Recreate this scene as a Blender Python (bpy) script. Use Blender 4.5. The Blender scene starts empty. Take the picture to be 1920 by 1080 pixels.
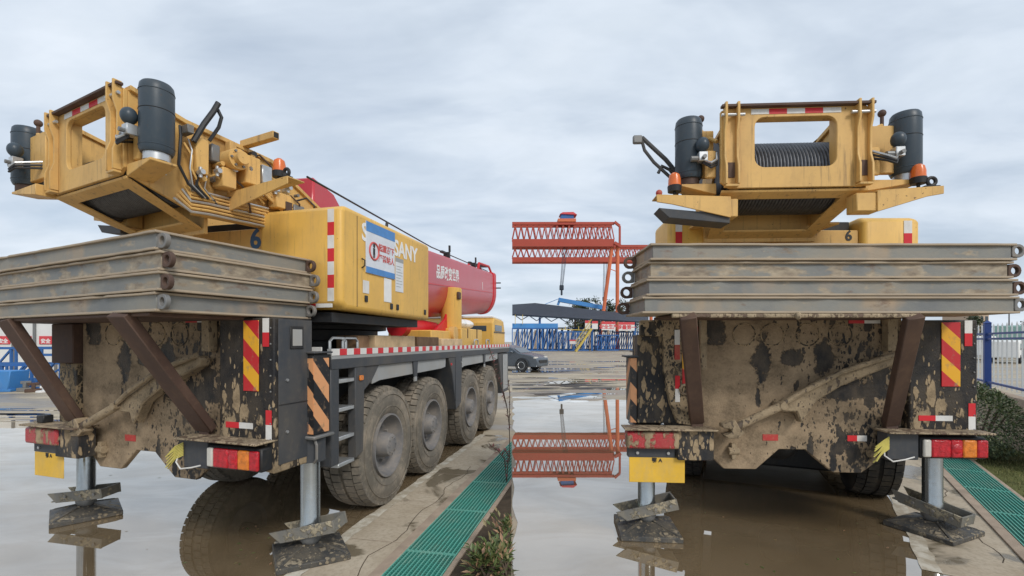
import bpy, math, random
from mathutils import Matrix, Vector
R_ = math.radians
random.seed(7)
sc = bpy.context.scene
col = sc.collection

# ------------------------------------------------------------------ camera
F, CH, HY = 880.0, 1.8, 640.0            # focal length in px of a 1920 px wide picture, eye height, horizon row
cd = bpy.data.cameras.new('camera'); cam = bpy.data.objects.new('camera', cd); col.objects.link(cam)
cam.location = (0, 0, CH); cam.rotation_euler = (R_(90), 0, 0)
cd.sensor_width = 36; cd.lens = F / 1920 * 36; cd.shift_y = (HY - 540) / 1920
cd.clip_start = 0.05; cd.clip_end = 3000
sc.camera = cam

# ------------------------------------------------------------------ sky and sun
SUN_DIR = Vector((0.42, -0.66, 0.62)).normalized()
w = bpy.data.worlds.new('World'); sc.world = w; w.use_nodes = True
nt = w.node_tree; nt.nodes.clear()
def wn(t, **k):
    n = nt.nodes.new(t)
    for a, v in k.items(): setattr(n, a, v)
    return n
L = nt.links.new
out = wn('ShaderNodeOutputWorld'); bg = wn('ShaderNodeBackground')
sky = wn('ShaderNodeTexSky', sky_type='NISHITA', sun_disc=False)
sky.sun_elevation = math.asin(SUN_DIR.z); sky.sun_rotation = math.atan2(SUN_DIR.x, SUN_DIR.y)
sky.air_density = 1.0; sky.dust_density = 2.0; sky.ozone_density = 1.0
tc = wn('ShaderNodeTexCoord'); sep = wn('ShaderNodeSeparateXYZ'); L(tc.outputs['Generated'], sep.inputs[0])
add = wn('ShaderNodeMath', operation='ADD'); add.inputs[1].default_value = 0.22; L(sep.outputs['Z'], add.inputs[0])
mx = wn('ShaderNodeMath', operation='MAXIMUM'); mx.inputs[1].default_value = 0.06; L(add.outputs[0], mx.inputs[0])
dx = wn('ShaderNodeMath', operation='DIVIDE'); dy = wn('ShaderNodeMath', operation='DIVIDE')
L(sep.outputs['X'], dx.inputs[0]); L(mx.outputs[0], dx.inputs[1]); L(sep.outputs['Y'], dy.inputs[0]); L(mx.outputs[0], dy.inputs[1])
cmb = wn('ShaderNodeCombineXYZ'); L(dx.outputs[0], cmb.inputs[0]); L(dy.outputs[0], cmb.inputs[1])
def wnoise(scale, detail, rough, sx=1.0, sy=1.0, dist=0.0):
    mp = wn('ShaderNodeMapping'); mp.inputs['Scale'].default_value = (sx, sy, 1); mp.inputs['Rotation'].default_value = (0, 0, R_(28))
    L(cmb.outputs[0], mp.inputs[0])
    n = wn('ShaderNodeTexNoise'); n.inputs['Scale'].default_value = scale; n.inputs['Detail'].default_value = detail
    n.inputs['Roughness'].default_value = rough; n.inputs['Distortion'].default_value = dist
    L(mp.outputs[0], n.inputs['Vector']); return n
n1 = wnoise(1.3, 5, 0.52, 1.0, 1.9, 0.35); n2 = wnoise(4.6, 5, 0.55, 1.0, 2.0, 0.5)
def wramp(pts):
    r = wn('ShaderNodeValToRGB'); e = r.color_ramp.elements
    e[0].position, e[0].color = pts[0]; e[1].position, e[1].color = pts[-1]
    for p, c in pts[1:-1]:
        x = e.new(p); x.color = c
    return r
cl = wramp([(0.28, (0.475, 0.55, 0.645, 1)), (0.50, (0.56, 0.63, 0.715, 1)), (0.72, (0.655, 0.715, 0.785, 1))]); L(n1.outputs['Fac'], cl.inputs[0])
fine = wramp([(0.3, (0.955, 0.96, 0.965, 1)), (0.7, (1.035, 1.03, 1.03, 1))]); L(n2.outputs['Fac'], fine.inputs[0])
cm = wn('ShaderNodeMix', data_type='RGBA', blend_type='MULTIPLY'); cm.inputs[0].default_value = 1
L(cl.outputs[0], cm.inputs[6]); L(fine.outputs[0], cm.inputs[7])
ss = wn('ShaderNodeMix', data_type='RGBA', blend_type='MULTIPLY'); ss.inputs[0].default_value = 1
L(sky.outputs[0], ss.inputs[6]); ss.inputs[7].default_value = (0.09, 0.09, 0.09, 1)
thin = wramp([(0.34, (0.26, 0.26, 0.26, 1)), (0.56, (0.05, 0.05, 0.05, 1))]); L(n1.outputs['Fac'], thin.inputs[0])
fm = wn('ShaderNodeMix', data_type='RGBA'); L(thin.outputs[0], fm.inputs[0]); L(cm.outputs[2], fm.inputs[6]); L(ss.outputs[2], fm.inputs[7])
L(fm.outputs[2], bg.inputs[0]); bg.inputs[1].default_value = 1.0; L(bg.outputs[0], out.inputs[0])

sl = bpy.data.lights.new('sun', 'SUN'); sl.energy = 1.5; sl.angle = R_(16); sl.color = (1, 0.95, 0.88)
so = bpy.data.objects.new('sun', sl); col.objects.link(so)
so.rotation_euler = SUN_DIR.to_track_quat('Z', 'Y').to_euler()
vs = sc.view_settings; vs.view_transform = 'Standard'; vs.look = 'None'; vs.exposure = 0.34; vs.gamma = 1; vs.use_curve_mapping = False
try:
    sc.cycles.max_bounces = 8; sc.cycles.use_denoising = True
except Exception: pass

# ------------------------------------------------------------------ helpers
def ground(px, py, z=0.0):
    Y = F * (CH - z) / (py - HY); return Vector(((px - 960) * Y / F, Y, z))
def at(px, py, Y):
    return Vector(((px - 960) * Y / F, Y, CH + (HY - py) * Y / F))
def frame(x, y, a, z=0.0):               # local x = right, y = forward, turned clockwise by a degrees
    return Matrix.Translation((x, y, z)) @ Matrix.Rotation(R_(-a), 4, 'Z')
I4 = Matrix.Identity(4)

class MB:
    def __init__(s): s.v = []; s.f = []
    def add(s, vs, fs):
        b = len(s.v); s.v += [tuple(v) for v in vs]; s.f += [tuple(i + b for i in f) for f in fs]; return s
    def box(s, x0, x1, y0, y1, z0, z1):
        return s.add([(x0,y0,z0),(x1,y0,z0),(x1,y1,z0),(x0,y1,z0),(x0,y0,z1),(x1,y0,z1),(x1,y1,z1),(x0,y1,z1)],
                     [(0,3,2,1),(4,5,6,7),(0,1,5,4),(1,2,6,5),(2,3,7,6),(3,0,4,7)])
    def obox(s, c, size, M):
        x, y, z = [k / 2 for k in size]; c = Vector(c)
        pts = [c + M @ Vector(p) for p in ((-x,-y,-z),(x,-y,-z),(x,y,-z),(-x,y,-z),(-x,-y,z),(x,-y,z),(x,y,z),(-x,y,z))]
        return s.add(pts, [(0,3,2,1),(4,5,6,7),(0,1,5,4),(1,2,6,5),(2,3,7,6),(3,0,4,7)])
    def bar(s, p0, p1, wd, ht, up=(0, 0, 1)):
        p0 = Vector(p0); p1 = Vector(p1); d = (p1 - p0); l = d.length; d.normalize(); u = Vector(up)
        if abs(d.dot(u)) > 0.98: u = Vector((0, 1, 0))
        r = d.cross(u).normalized(); u = r.cross(d)
        return s.obox((p0 + p1) / 2, (wd, l, ht), Matrix((r, d, u)).transposed())
    def prism(s, poly, a0, a1, plane='xz'):
        m = {'xz': lambda p, a: (p[0], a, p[1]), 'yz': lambda p, a: (a, p[0], p[1]), 'xy': lambda p, a: (p[0], p[1], a)}[plane]
        n = len(poly); vs = [m(p, a0) for p in poly] + [m(p, a1) for p in poly]
        fs = [tuple(range(n)), tuple(range(2 * n - 1, n - 1, -1))] + [(i, i + n, (i + 1) % n + n, (i + 1) % n) for i in range(n)]
        return s.add(vs, fs)
    def cyl(s, p0, p1, r0, r1=None, n=16, caps=True):
        p0 = Vector(p0); p1 = Vector(p1); r1 = r0 if r1 is None else r1
        d = (p1 - p0).normalized(); a = Vector((0, 0, 1)) if abs(d.z) < 0.9 else Vector((1, 0, 0))
        x = d.cross(a).normalized(); y = d.cross(x)
        vs = []
        for p, r in ((p0, r0), (p1, r1)):
            for i in range(n):
                t = 2 * math.pi * i / n; vs.append(p + x * (r * math.cos(t)) + y * (r * math.sin(t)))
        fs = [(i, (i + 1) % n, (i + 1) % n + n, i + n) for i in range(n)]
        if caps: fs += [tuple(range(n - 1, -1, -1)), tuple(range(n, 2 * n))]
        return s.add(vs, fs)
    def tube(s, path, r, n=8):
        P = [Vector(p) for p in path]; vs = []; prev = None
        for i, p in enumerate(P):
            d = (P[min(i + 1, len(P) - 1)] - P[max(i - 1, 0)]).normalized()
            if prev is None:
                a = Vector((0, 0, 1)) if abs(d.z) < 0.9 else Vector((1, 0, 0)); x = d.cross(a).normalized()
            else: x = (prev - d * prev.dot(d)).normalized()
            prev = x; y = d.cross(x)
            for k in range(n):
                t = 2 * math.pi * k / n; vs.append(p + x * (r * math.cos(t)) + y * (r * math.sin(t)))
        fs = [(i * n + k, i * n + (k + 1) % n, (i + 1) * n + (k + 1) % n, (i + 1) * n + k) for i in range(len(P) - 1) for k in range(n)]
        fs += [tuple(range(n - 1, -1, -1)), tuple(range((len(P) - 1) * n, len(P) * n))]
        return s.add(vs, fs)
    def lathe(s, prof, o, axis='z', n=32, closed=False):
        o = Vector(o); vs = []
        m = {'z': lambda r, h, c, q: (r * c, r * q, h), 'x': lambda r, h, c, q: (h, r * c, r * q), 'y': lambda r, h, c, q: (r * c, h, r * q)}[axis]
        for r, h in prof:
            for i in range(n):
                t = 2 * math.pi * i / n; vs.append(o + Vector(m(r, h, math.cos(t), math.sin(t))))
        k = len(prof); fs = []
        for j in range(k if closed else k - 1):
            j2 = (j + 1) % k
            fs += [(j * n + i, j * n + (i + 1) % n, j2 * n + (i + 1) % n, j2 * n + i) for i in range(n)]
        if not closed: fs += [tuple(range(n - 1, -1, -1)), tuple(range((k - 1) * n, k * n))]
        return s.add(vs, fs)
    def torus(s, c, axis, R, r, n=24, m=8):
        prof = [(R + r * math.cos(2 * math.pi * i / m), r * math.sin(2 * math.pi * i / m)) for i in range(m)]
        return s.lathe(prof, c, axis, n, True)
    def ball(s, c, r, n=16, m=10, sz=1.0):
        prof = [(max(1e-4, r * math.sin(math.pi * i / m)), -r * sz * math.cos(math.pi * i / m)) for i in range(m + 1)]
        return s.lathe(prof, c, 'z', n)
    def holed(s, outer, inner, t0, t1):
        """plate in xz with a hole; outer and inner are loops of equal length"""
        n = len(outer); vs = [(p[0], t0, p[1]) for p in outer] + [(p[0], t0, p[1]) for p in inner] + [(p[0], t1, p[1]) for p in outer] + [(p[0], t1, p[1]) for p in inner]
        fs = []
        for i in range(n):
            j = (i + 1) % n
            fs += [(i, j, j + n, i + n), (i + 2*n, i + 3*n, j + 3*n, j + 2*n), (i, i + 2*n, j + 2*n, j), (i + n, j + n, j + 3*n, i + 3*n)]
        return s.add(vs, fs)

def rrect_pair(x0, x1, z0, z1, a0, a1, b0, b1, r, k=5):
    """rounded hole a0..a1 x b0..b1 in the rectangle x0..x1 x z0..z1, loops of the same length"""
    inner = []; outer = []
    cor = [(a1 - r, b0 + r, -90, (x1, z0)), (a1 - r, b1 - r, 0, (x1, z1)), (a0 + r, b1 - r, 90, (x0, z1)), (a0 + r, b0 + r, 180, (x0, z0))]
    for cx, cz, s, oc in cor:
        for i in range(k + 1):
            t = R_(s + 90 * i / k); inner.append((cx + r * math.cos(t), cz + r * math.sin(t)))
            fr = i / k
            if s == -90: p = (cx + (x1 - cx) * min(1, fr * 2), z0) if fr <= 0.5 else (x1, z0 + (cz - z0) * (fr * 2 - 1))
            elif s == 0: p = (x1, cz + (z1 - cz) * fr * 2) if fr <= 0.5 else (x1 + (cx - x1) * (fr * 2 - 1), z1)
            elif s == 90: p = (cx + (x0 - cx) * fr * 2, z1) if fr <= 0.5 else (x0, z1 + (cz - z1) * (fr * 2 - 1))
            else: p = (x0, cz + (z0 - cz) * fr * 2) if fr <= 0.5 else (x0 + (cx - x0) * (fr * 2 - 1), z0)
            outer.append(p)
    return outer, inner

MW = {}
def link(o, parent=None, M=I4):
    col.objects.link(o); MW[o.name] = M.copy()
    if parent is not None:
        o.parent = parent; o.matrix_parent_inverse = MW[parent.name].inverted()
    o.matrix_basis = M
    return o
def tag(o, label=None, cat=None, group=None, kind=None):
    if label: o['label'] = label
    if cat: o['category'] = cat
    if group: o['group'] = group
    if kind: o['kind'] = kind
    return o
def obj(name, mb, mat, parent=None, M=I4, bevel=0.0, smooth=35, seg=1):
    me = bpy.data.meshes.new(name)
    if isinstance(mb, MB): me.from_pydata(mb.v, [], mb.f); me.validate()
    else: me = mb
    if isinstance(mb, MB):
        import bmesh
        bm = bmesh.new(); bm.from_mesh(me); bmesh.ops.recalc_face_normals(bm, faces=bm.faces); bm.to_mesh(me); bm.free()
        if smooth:
            me.shade_smooth(); me.set_sharp_from_angle(angle=R_(smooth))
        me.materials.append(mat)
    o = bpy.data.objects.new(name, me)
    if bevel:
        b = o.modifiers.new('bevel', 'BEVEL'); b.width = bevel; b.segments = seg; b.limit_method = 'ANGLE'; b.angle_limit = R_(40)
        b.harden_normals = False
    return link(o, parent, M)
def share(name, me, parent, M):
    return link(bpy.data.objects.new(name, me), parent, M)
def empty(name, M): return link(bpy.data.objects.new(name, None), None, M)
def text_mesh(body, size, mat, depth=0.0012, align='CENTER', sx=1.0):
    cu = bpy.data.curves.new('lettering', 'FONT'); cu.body = body; cu.size = size; cu.align_x = align; cu.align_y = 'CENTER'
    cu.extrude = depth; cu.offset = size * 0.028; cu.resolution_u = 3
    o = bpy.data.objects.new('t', cu); col.objects.link(o)
    dg = bpy.context.evaluated_depsgraph_get(); dg.update()
    me = bpy.data.meshes.new_from_object(o.evaluated_get(dg)); bpy.data.objects.remove(o); bpy.data.curves.remove(cu)
    # stand upright: x right, z up
    for v in me.vertices: v.co = Vector((v.co.x * sx, -v.co.z, v.co.y))
    me.materials.clear(); me.materials.append(mat)
    return me
RZ = lambda a: Matrix.Rotation(R_(a), 4, 'Z')
T = lambda x, y, z: Matrix.Translation((x, y, z))

# ------------------------------------------------------------------ materials
def material(name):
    m = bpy.data.materials.new(name); m.use_nodes = True; t = m.node_tree
    b = t.nodes['Principled BSDF']; return m, t, b
def nnew(t, ty, **k):
    n = t.nodes.new(ty)
    for a, v in k.items(): setattr(n, a, v)
    return n
def noise(t, scale, detail=4, rough=0.55, stretch=None, rot=None, dist=0.0, coord='Object'):
    c = nnew(t, 'ShaderNodeTexCoord'); src = c.outputs[coord]
    if stretch or rot:
        mp = nnew(t, 'ShaderNodeMapping'); mp.inputs['Scale'].default_value = stretch or (1, 1, 1)
        if rot: mp.inputs['Rotation'].default_value = rot
        t.links.new(src, mp.inputs[0]); src = mp.outputs[0]
    n = nnew(t, 'ShaderNodeTexNoise'); n.inputs['Scale'].default_value = scale; n.inputs['Detail'].default_value = detail
    n.inputs['Roughness'].default_value = rough; n.inputs['Distortion'].default_value = dist
    t.links.new(src, n.inputs['Vector']); return n.outputs['Fac']
def ramp(t, fac, pts):
    r = nnew(t, 'ShaderNodeValToRGB'); e = r.color_ramp.elements
    g = lambda c: (c, c, c, 1) if not hasattr(c, '__len__') else (*c[:3], 1)
    e[0].position = pts[0][0]; e[0].color = g(pts[0][1]); e[1].position = pts[-1][0]; e[1].color = g(pts[-1][1])
    for p, c in pts[1:-1]:
        x = e.new(p); x.color = g(c)
    t.links.new(fac, r.inputs[0]); return r.outputs[0]
def mixc(t, fac, a, b, mode='MIX'):
    m = nnew(t, 'ShaderNodeMix', data_type='RGBA', blend_type=mode)
    for s, v in ((0, fac), (6, a), (7, b)):
        if hasattr(v, 'is_linked'): t.links.new(v, m.inputs[s])
        elif s == 0: m.inputs[0].default_value = v
        else: m.inputs[s].default_value = (*v[:3], 1)
    return m.outputs[2]
def mathn(t, op, a, b=None, c=None):
    m = nnew(t, 'ShaderNodeMath', operation=op)
    for i, v in enumerate((a, b, c)):
        if v is None: continue
        if hasattr(v, 'is_linked'): t.links.new(v, m.inputs[i])
        else: m.inputs[i].default_value = v
    return m.outputs[0]
def bump(t, b, h, strength=0.3, dist=0.01):
    n = nnew(t, 'ShaderNodeBump'); n.inputs['Strength'].default_value = strength; n.inputs['Distance'].default_value = dist
    t.links.new(h, n.inputs['Height']); t.links.new(n.outputs[0], b.inputs['Normal'])
def paint(name, c, dirt=(0.23, 0.18, 0.12), amt=0.35, scale=3.0, rough=0.5, metal=0.0, spec=0.32, streak=True, bmp=0.06, coat=0.0, wear=0.0):
    m, t, b = material(name)
    n = noise(t, scale, 6, 0.6, (1, 1, 0.35) if streak else None, None, 0.3)
    n2 = noise(t, scale * 6, 4, 0.6)
    d = ramp(t, n, [(0.46, 0.0), (0.72, 1.0)])
    d2 = ramp(t, n2, [(0.5, 0.0), (0.75, 1.0)])
    f = mathn(t, 'MULTIPLY', mathn(t, 'ADD', mathn(t, 'MULTIPLY', d, 0.75), mathn(t, 'MULTIPLY', d2, 0.4)), amt)
    base = mixc(t, ramp(t, noise(t, scale * 0.6, 3), [(0.3, 0.0), (0.7, 1.0)]), tuple(k * 0.9 for k in c), tuple(min(1, k * 1.08) for k in c))
    if wear:
        st = ramp(t, noise(t, 5.0, 5, 0.65, (4.5, 4.5, 0.35), None, 0.2), [(0.56, 0.0), (0.70, wear)])
        base = mixc(t, st, base, tuple(k * 0.45 for k in dirt))
        ch = ramp(t, noise(t, 34, 3, 0.6), [(0.665, 0.0), (0.69, 1.0)])
        base = mixc(t, mathn(t, 'MULTIPLY', ch, ramp(t, noise(t, 3, 3), [(0.5, 0.0), (0.6, min(1, wear * 1.6))])), base, (0.10, 0.055, 0.03))
    t.links.new(mixc(t, f, base, dirt), b.inputs['Base Color'])
    t.links.new(mathn(t, 'ADD', mathn(t, 'MULTIPLY', f, 0.4), rough), b.inputs['Roughness'])
    b.inputs['Metallic'].default_value = metal; b.inputs['Specular IOR Level'].default_value = spec
    b.inputs['Coat Weight'].default_value = coat; b.inputs['Coat Roughness'].default_value = 0.15
    if bmp: bump(t, b, n2, bmp, 0.01)
    return m
def droplets(t, scale, R, rot, stretch, grow=None, wob=0.35):
    """thrown drops: one blob of random size in each cell, pulled out along the throw"""
    c = nnew(t, 'ShaderNodeTexCoord'); mp = nnew(t, 'ShaderNodeMapping'); mp.inputs['Scale'].default_value = stretch; mp.inputs['Rotation'].default_value = rot
    t.links.new(c.outputs['Object'], mp.inputs[0])
    nz = nnew(t, 'ShaderNodeTexNoise'); nz.inputs['Scale'].default_value = scale * 1.6; nz.inputs['Detail'].default_value = 3; t.links.new(mp.outputs[0], nz.inputs['Vector'])
    off = nnew(t, 'ShaderNodeVectorMath', operation='MULTIPLY_ADD'); t.links.new(nz.outputs['Color'], off.inputs[0])
    off.inputs[1].default_value = (wob / scale * 2,) * 3; t.links.new(mp.outputs[0], off.inputs[2])
    v = nnew(t, 'ShaderNodeTexVoronoi'); v.inputs['Scale'].default_value = scale; t.links.new(off.outputs[0], v.inputs['Vector'])
    sp = nnew(t, 'ShaderNodeSeparateColor'); t.links.new(v.outputs['Color'], sp.inputs[0])
    r = mathn(t, 'MULTIPLY', mathn(t, 'POWER', sp.outputs[0], 2.2), R)
    if grow is not None: r = mathn(t, 'MULTIPLY', r, grow)
    d = mathn(t, 'SUBTRACT', r, v.outputs['Distance'])
    mr = nnew(t, 'ShaderNodeMapRange'); mr.clamp = True; t.links.new(d, mr.inputs[0]); mr.inputs[1].default_value = 0.0; mr.inputs[2].default_value = 0.06
    return mr.outputs[0]
def axis_grad(t, ax, a, b, va, vb):
    c = nnew(t, 'ShaderNodeTexCoord'); s = nnew(t, 'ShaderNodeSeparateXYZ'); t.links.new(c.outputs['Object'], s.inputs[0])
    g = nnew(t, 'ShaderNodeMapRange'); t.links.new(s.outputs[ax], g.inputs[0])
    for i, v in enumerate((a, b, va, vb)): g.inputs[i + 1].default_value = v
    return g.outputs[0]
def muddy(name, base, mudc=(0.255, 0.195, 0.13), cover=0.5, scale=5.0, rot=(0, R_(35), 0), stretch=(1, 1, 0.4), patches=(), soft=0.03, low=None, gx=None, brough=0.5, drops=0.0, bare=0.0, dust=0.25):
    """dried mud over paint: a sheet of mud, thrown drops on bare paint, bare flecks in the mud, thin dust between; patches = bare ellipses (x, z, rx, rz)"""
    m, t, b = material(name)
    big = noise(t, scale * 0.45, 6, 0.62, None, None, 0.4)
    spl = noise(t, scale * 2.4, 5, 0.6, stretch, rot, 0.2)
    f = mathn(t, 'ADD', mathn(t, 'MULTIPLY', big, 0.55), mathn(t, 'MULTIPLY', spl, 0.45))
    if low is not None: f = mathn(t, 'ADD', f, axis_grad(t, 'Z', *low))
    if gx is not None: f = mathn(t, 'ADD', f, axis_grad(t, 'X', *gx))
    th = 0.5 + (0.5 - cover) * 0.36
    mask = ramp(t, f, [(max(0.01, th - soft * 0.5), 0.0), (min(0.99, th + soft * 0.5), 1.0)])
    if drops:
        grow = axis_grad(t, 'Z', low[0], low[1], 1.25, 0.55) if low is not None else None
        for sc_, R0 in ((scale * 1.5, drops * 0.85), (scale * 3.4, drops), (scale * 8, drops * 0.9)):
            mask = mathn(t, 'MAXIMUM', mask, droplets(t, sc_, R0, rot, stretch, grow))
    if bare:
        grow = axis_grad(t, 'X', gx[0], gx[1], 0.25, 1.25) if gx is not None else None
        for sc_, R0 in ((scale * 2.2, bare), (scale * 5.5, bare * 1.1), (scale * 12, bare)):
            mask = mathn(t, 'MULTIPLY', mask, mathn(t, 'SUBTRACT', 1.0, droplets(t, sc_, R0, rot, stretch, grow, 0.6)))
    if patches:
        c = nnew(t, 'ShaderNodeTexCoord'); jit = noise(t, 11, 4, 0.6); jit2 = noise(t, 40, 2, 0.6)
        for (px, pz, rx, rz) in patches:
            mp = nnew(t, 'ShaderNodeMapping'); mp.vector_type = 'POINT'
            mp.inputs['Location'].default_value = (-px / rx, 0, -pz / rz); mp.inputs['Scale'].default_value = (1 / rx, 0, 1 / rz)
            t.links.new(c.outputs['Object'], mp.inputs[0])
            ln = nnew(t, 'ShaderNodeVectorMath', operation='LENGTH'); t.links.new(mp.outputs[0], ln.inputs[0])
            q = mathn(t, 'ADD', ln.outputs['Value'], mathn(t, 'ADD', mathn(t, 'MULTIPLY', jit, 1.9), mathn(t, 'MULTIPLY', jit2, 0.9)))
            mask = mathn(t, 'MULTIPLY', mask, ramp(t, mathn(t, 'MULTIPLY', q, 0.25), [(0.56, 0.0), (0.62, 1.0)]))
    tone = noise(t, 5.5, 7, 0.68); grain = noise(t, 70, 4, 0.7)
    mudv = ramp(t, mathn(t, 'ADD', mathn(t, 'MULTIPLY', tone, 0.75), mathn(t, 'MULTIPLY', grain, 0.25)), [(0.36, tuple(k * 0.55 for k in mudc)), (0.5, tuple(k * 0.95 for k in mudc)), (0.66, tuple(min(1, k * 1.3) for k in mudc))])
    dst = mathn(t, 'MULTIPLY', ramp(t, noise(t, scale * 1.1, 6, 0.65, (1, 1, 0.5)), [(0.40, 0.0), (0.72, 1.0)]), dust)
    basev = mixc(t, dst, base, tuple(k * 0.8 for k in mudc))
    t.links.new(mixc(t, mask, basev, mudv), b.inputs['Base Color'])
    t.links.new(mathn(t, 'ADD', mathn(t, 'MULTIPLY', mask, 0.92 - brough), brough), b.inputs['Roughness'])
    b.inputs['Specular IOR Level'].default_value = 0.3
    bump(t, b, mathn(t, 'ADD', mathn(t, 'MULTIPLY', mask, 1.0), mathn(t, 'ADD', mathn(t, 'MULTIPLY', tone, 0.9), mathn(t, 'MULTIPLY', grain, 0.5))), 0.75, 0.014)
    return m
def plain(name, c, rough=0.5, metal=0.0, var=0.12, scale=12, spec=0.5, bmp=0.0, trans=0.0):
    m, t, b = material(name)
    v = ramp(t, noise(t, scale, 4), [(0.3, tuple(k * (1 - var) for k in c)), (0.7, tuple(min(1, k * (1 + var)) for k in c))])
    t.links.new(v, b.inputs['Base Color']); b.inputs['Roughness'].default_value = rough; b.inputs['Metallic'].default_value = metal
    b.inputs['Specular IOR Level'].default_value = spec; b.inputs['Transmission Weight'].default_value = trans
    if bmp: bump(t, b, noise(t, scale * 3, 4), bmp, 0.01)
    return m
MUD = (0.35, 0.265, 0.165)
M = {}
M['yellow'] = paint('crane_yellow', (0.74, 0.445, 0.10), (0.40, 0.27, 0.14), 0.38, 2.2, 0.42, wear=0.38)
M['yellow_tan'] = paint('crane_yellow_weathered', (0.68, 0.42, 0.14), (0.34, 0.22, 0.12), 0.5, 3.5, 0.5, wear=0.6)
M['red'] = paint('boom_red', (0.50, 0.03, 0.045), (0.52, 0.16, 0.17), 0.3, 1.2, 0.34, coat=0.35)
M['redplate'] = paint('bright_red', (0.62, 0.02, 0.03), (0.3, 0.05, 0.04), 0.3, 2, 0.4)
M['black'] = paint('black_paint', (0.022, 0.023, 0.025), (0.16, 0.125, 0.085), 0.25, 4, 0.5)
M['dark'] = paint('dark_grey_paint', (0.055, 0.06, 0.068), (0.2, 0.165, 0.12), 0.4, 3, 0.5)
M['grey'] = paint('grey_fender', (0.33, 0.34, 0.34), (0.38, 0.32, 0.24), 0.5, 2.5, 0.45)
M['box_mud'] = muddy('splashed_black_panel', (0.016, 0.016, 0.018), MUD, 0.20, 5.0, (0, R_(-32), 0), (1, 1, 0.40), low=(0.8, 1.95, 0.10, -0.10), drops=0.62)
M['bulk_mud'] = muddy('mud_caked_bulkhead', (0.02, 0.02, 0.021), (0.31, 0.232, 0.15), 0.82, 4.0, (0, R_(20), 0), (1, 1, 0.55), low=(0.7, 1.75, -0.035, 0.05), gx=(-.35, .55, 0.06, -0.055), bare=0.62, dust=0.5,
    patches=((-0.30, 1.64, 0.075, 0.22), (-0.04, 1.66, 0.10, 0.075), (0.23, 1.66, 0.08, 0.15), (-0.33, 1.30, 0.02, 0.10), (0.52, 1.36, 0.33, 0.07), (-0.70, 1.9, 0.10, 0.13), (0.30, 0.78, 0.03, 0.12)))
M['left_mud'] = muddy('mud_caked_guard', (0.02, 0.02, 0.02), MUD, 0.80, 6, (0, R_(25), 0), (1, 1, 0.6), bare=0.7, dust=0.5)
M['mud_thin'] = muddy('mud_streaked_black', (0.022, 0.023, 0.026), MUD, 0.16, 6, (0, R_(50), 0), (1, 1, 0.4), drops=0.6)
M['arm_mud'] = muddy('mud_coated_arm', (0.10, 0.075, 0.055), (0.33, 0.255, 0.165), 0.85, 6, bare=0.4)
M['ledge_mud'] = muddy('mud_lump_ledge', (0.13, 0.085, 0.06), (0.38, 0.30, 0.20), 0.62, 9, bare=0.5, dust=0.5)
M['pad'] = muddy('muddy_pad_steel', (0.055, 0.056, 0.056), (0.27, 0.225, 0.16), 0.30, 7, (0, R_(40), 0), (1, 1, 1), drops=0.5, dust=0.6)
M['channel'] = muddy('muddy_grey_channel', (0.17, 0.165, 0.15), (0.36, 0.31, 0.22), 0.40, 7, (0, R_(40), 0), (1, 1, 1), bare=0.4, dust=0.7)
M['rust'] = paint('rusty_brown_steel', (0.085, 0.052, 0.040), (0.24, 0.15, 0.095), 0.45, 3, 0.65)
M['steel'] = paint('grey_steel', (0.20, 0.205, 0.205), (0.30, 0.23, 0.16), 0.6, 4, 0.45, 0.3)
M['silver'] = plain('silver_steel', (0.55, 0.56, 0.56), 0.35, 0.7)
M['chrome'] = paint('chrome_rod', (0.42, 0.45, 0.46), (0.22, 0.19, 0.15), 0.45, 5, 0.16, 0.9, wear=0.25)
M['tank'] = paint('tank_slate', (0.042, 0.060, 0.078), (0.15, 0.14, 0.12), 0.25, 3, 0.36, wear=0.3)
M['rope'] = plain('wire_rope', (0.11, 0.115, 0.125), 0.45, 0.55, 0.25, 30)
M['hose'] = plain('rubber_hose', (0.02, 0.021, 0.023), 0.5)
M['tyre'] = paint('dusty_tyre', (0.155, 0.138, 0.112), (0.42, 0.35, 0.27), 0.8, 3.5, 0.85, streak=False, bmp=0.2)
M['tyre_wet'] = paint('dark_tyre', (0.025, 0.024, 0.023), (0.16, 0.13, 0.09), 0.5, 4, 0.8, streak=False)  # near-black tyre colour for the wheels under the right crane's tail
M['rim'] = paint('dusty_rim', (0.19, 0.185, 0.185), (0.40, 0.34, 0.27), 0.7, 4, 0.6, streak=False)
M['white'] = plain('white_paint', (0.78, 0.78, 0.76), 0.5, 0, 0.06)
M['white_dirty'] = paint('white_reflector', (0.72, 0.71, 0.68), (0.36, 0.29, 0.21), 0.35, 9, 0.45)
M['redr'] = paint('red_reflector', (0.62, 0.025, 0.035), (0.3, 0.16, 0.11), 0.2, 9, 0.4)
M['red_dirty'] = paint('red_reflector_dirty', (0.45, 0.05, 0.045), MUD, 0.7, 9, 0.6)
M['lens_red'] = plain('red_lamp_lens', (0.48, 0.018, 0.028), 0.18, 0, 0.35, 26, bmp=0.5)
M['lens_amber'] = plain('amber_lamp_lens', (0.68, 0.20, 0.025), 0.18, 0, 0.3, 26, bmp=0.5)
M['lens_white'] = plain('clear_lamp_lens', (0.55, 0.53, 0.48), 0.2)
M['lens_mud'] = muddy('muddy_lamp_lens', (0.42, 0.04, 0.05), MUD, 0.5, 7, (0, R_(50), 0), (1, 1, 0.4), brough=0.25)
M['orange'] = plain('beacon_orange', (0.70, 0.16, 0.035), 0.25)
M['plate'] = paint('licence_plate_yellow', (0.72, 0.44, 0.05), (0.45, 0.35, 0.2), 0.5, 9, 0.45)
M['blueink'] = plain('blue_ink', (0.04, 0.10, 0.20), 0.6)
M['blackink'] = plain('black_ink', (0.02, 0.02, 0.02), 0.6)
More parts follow.
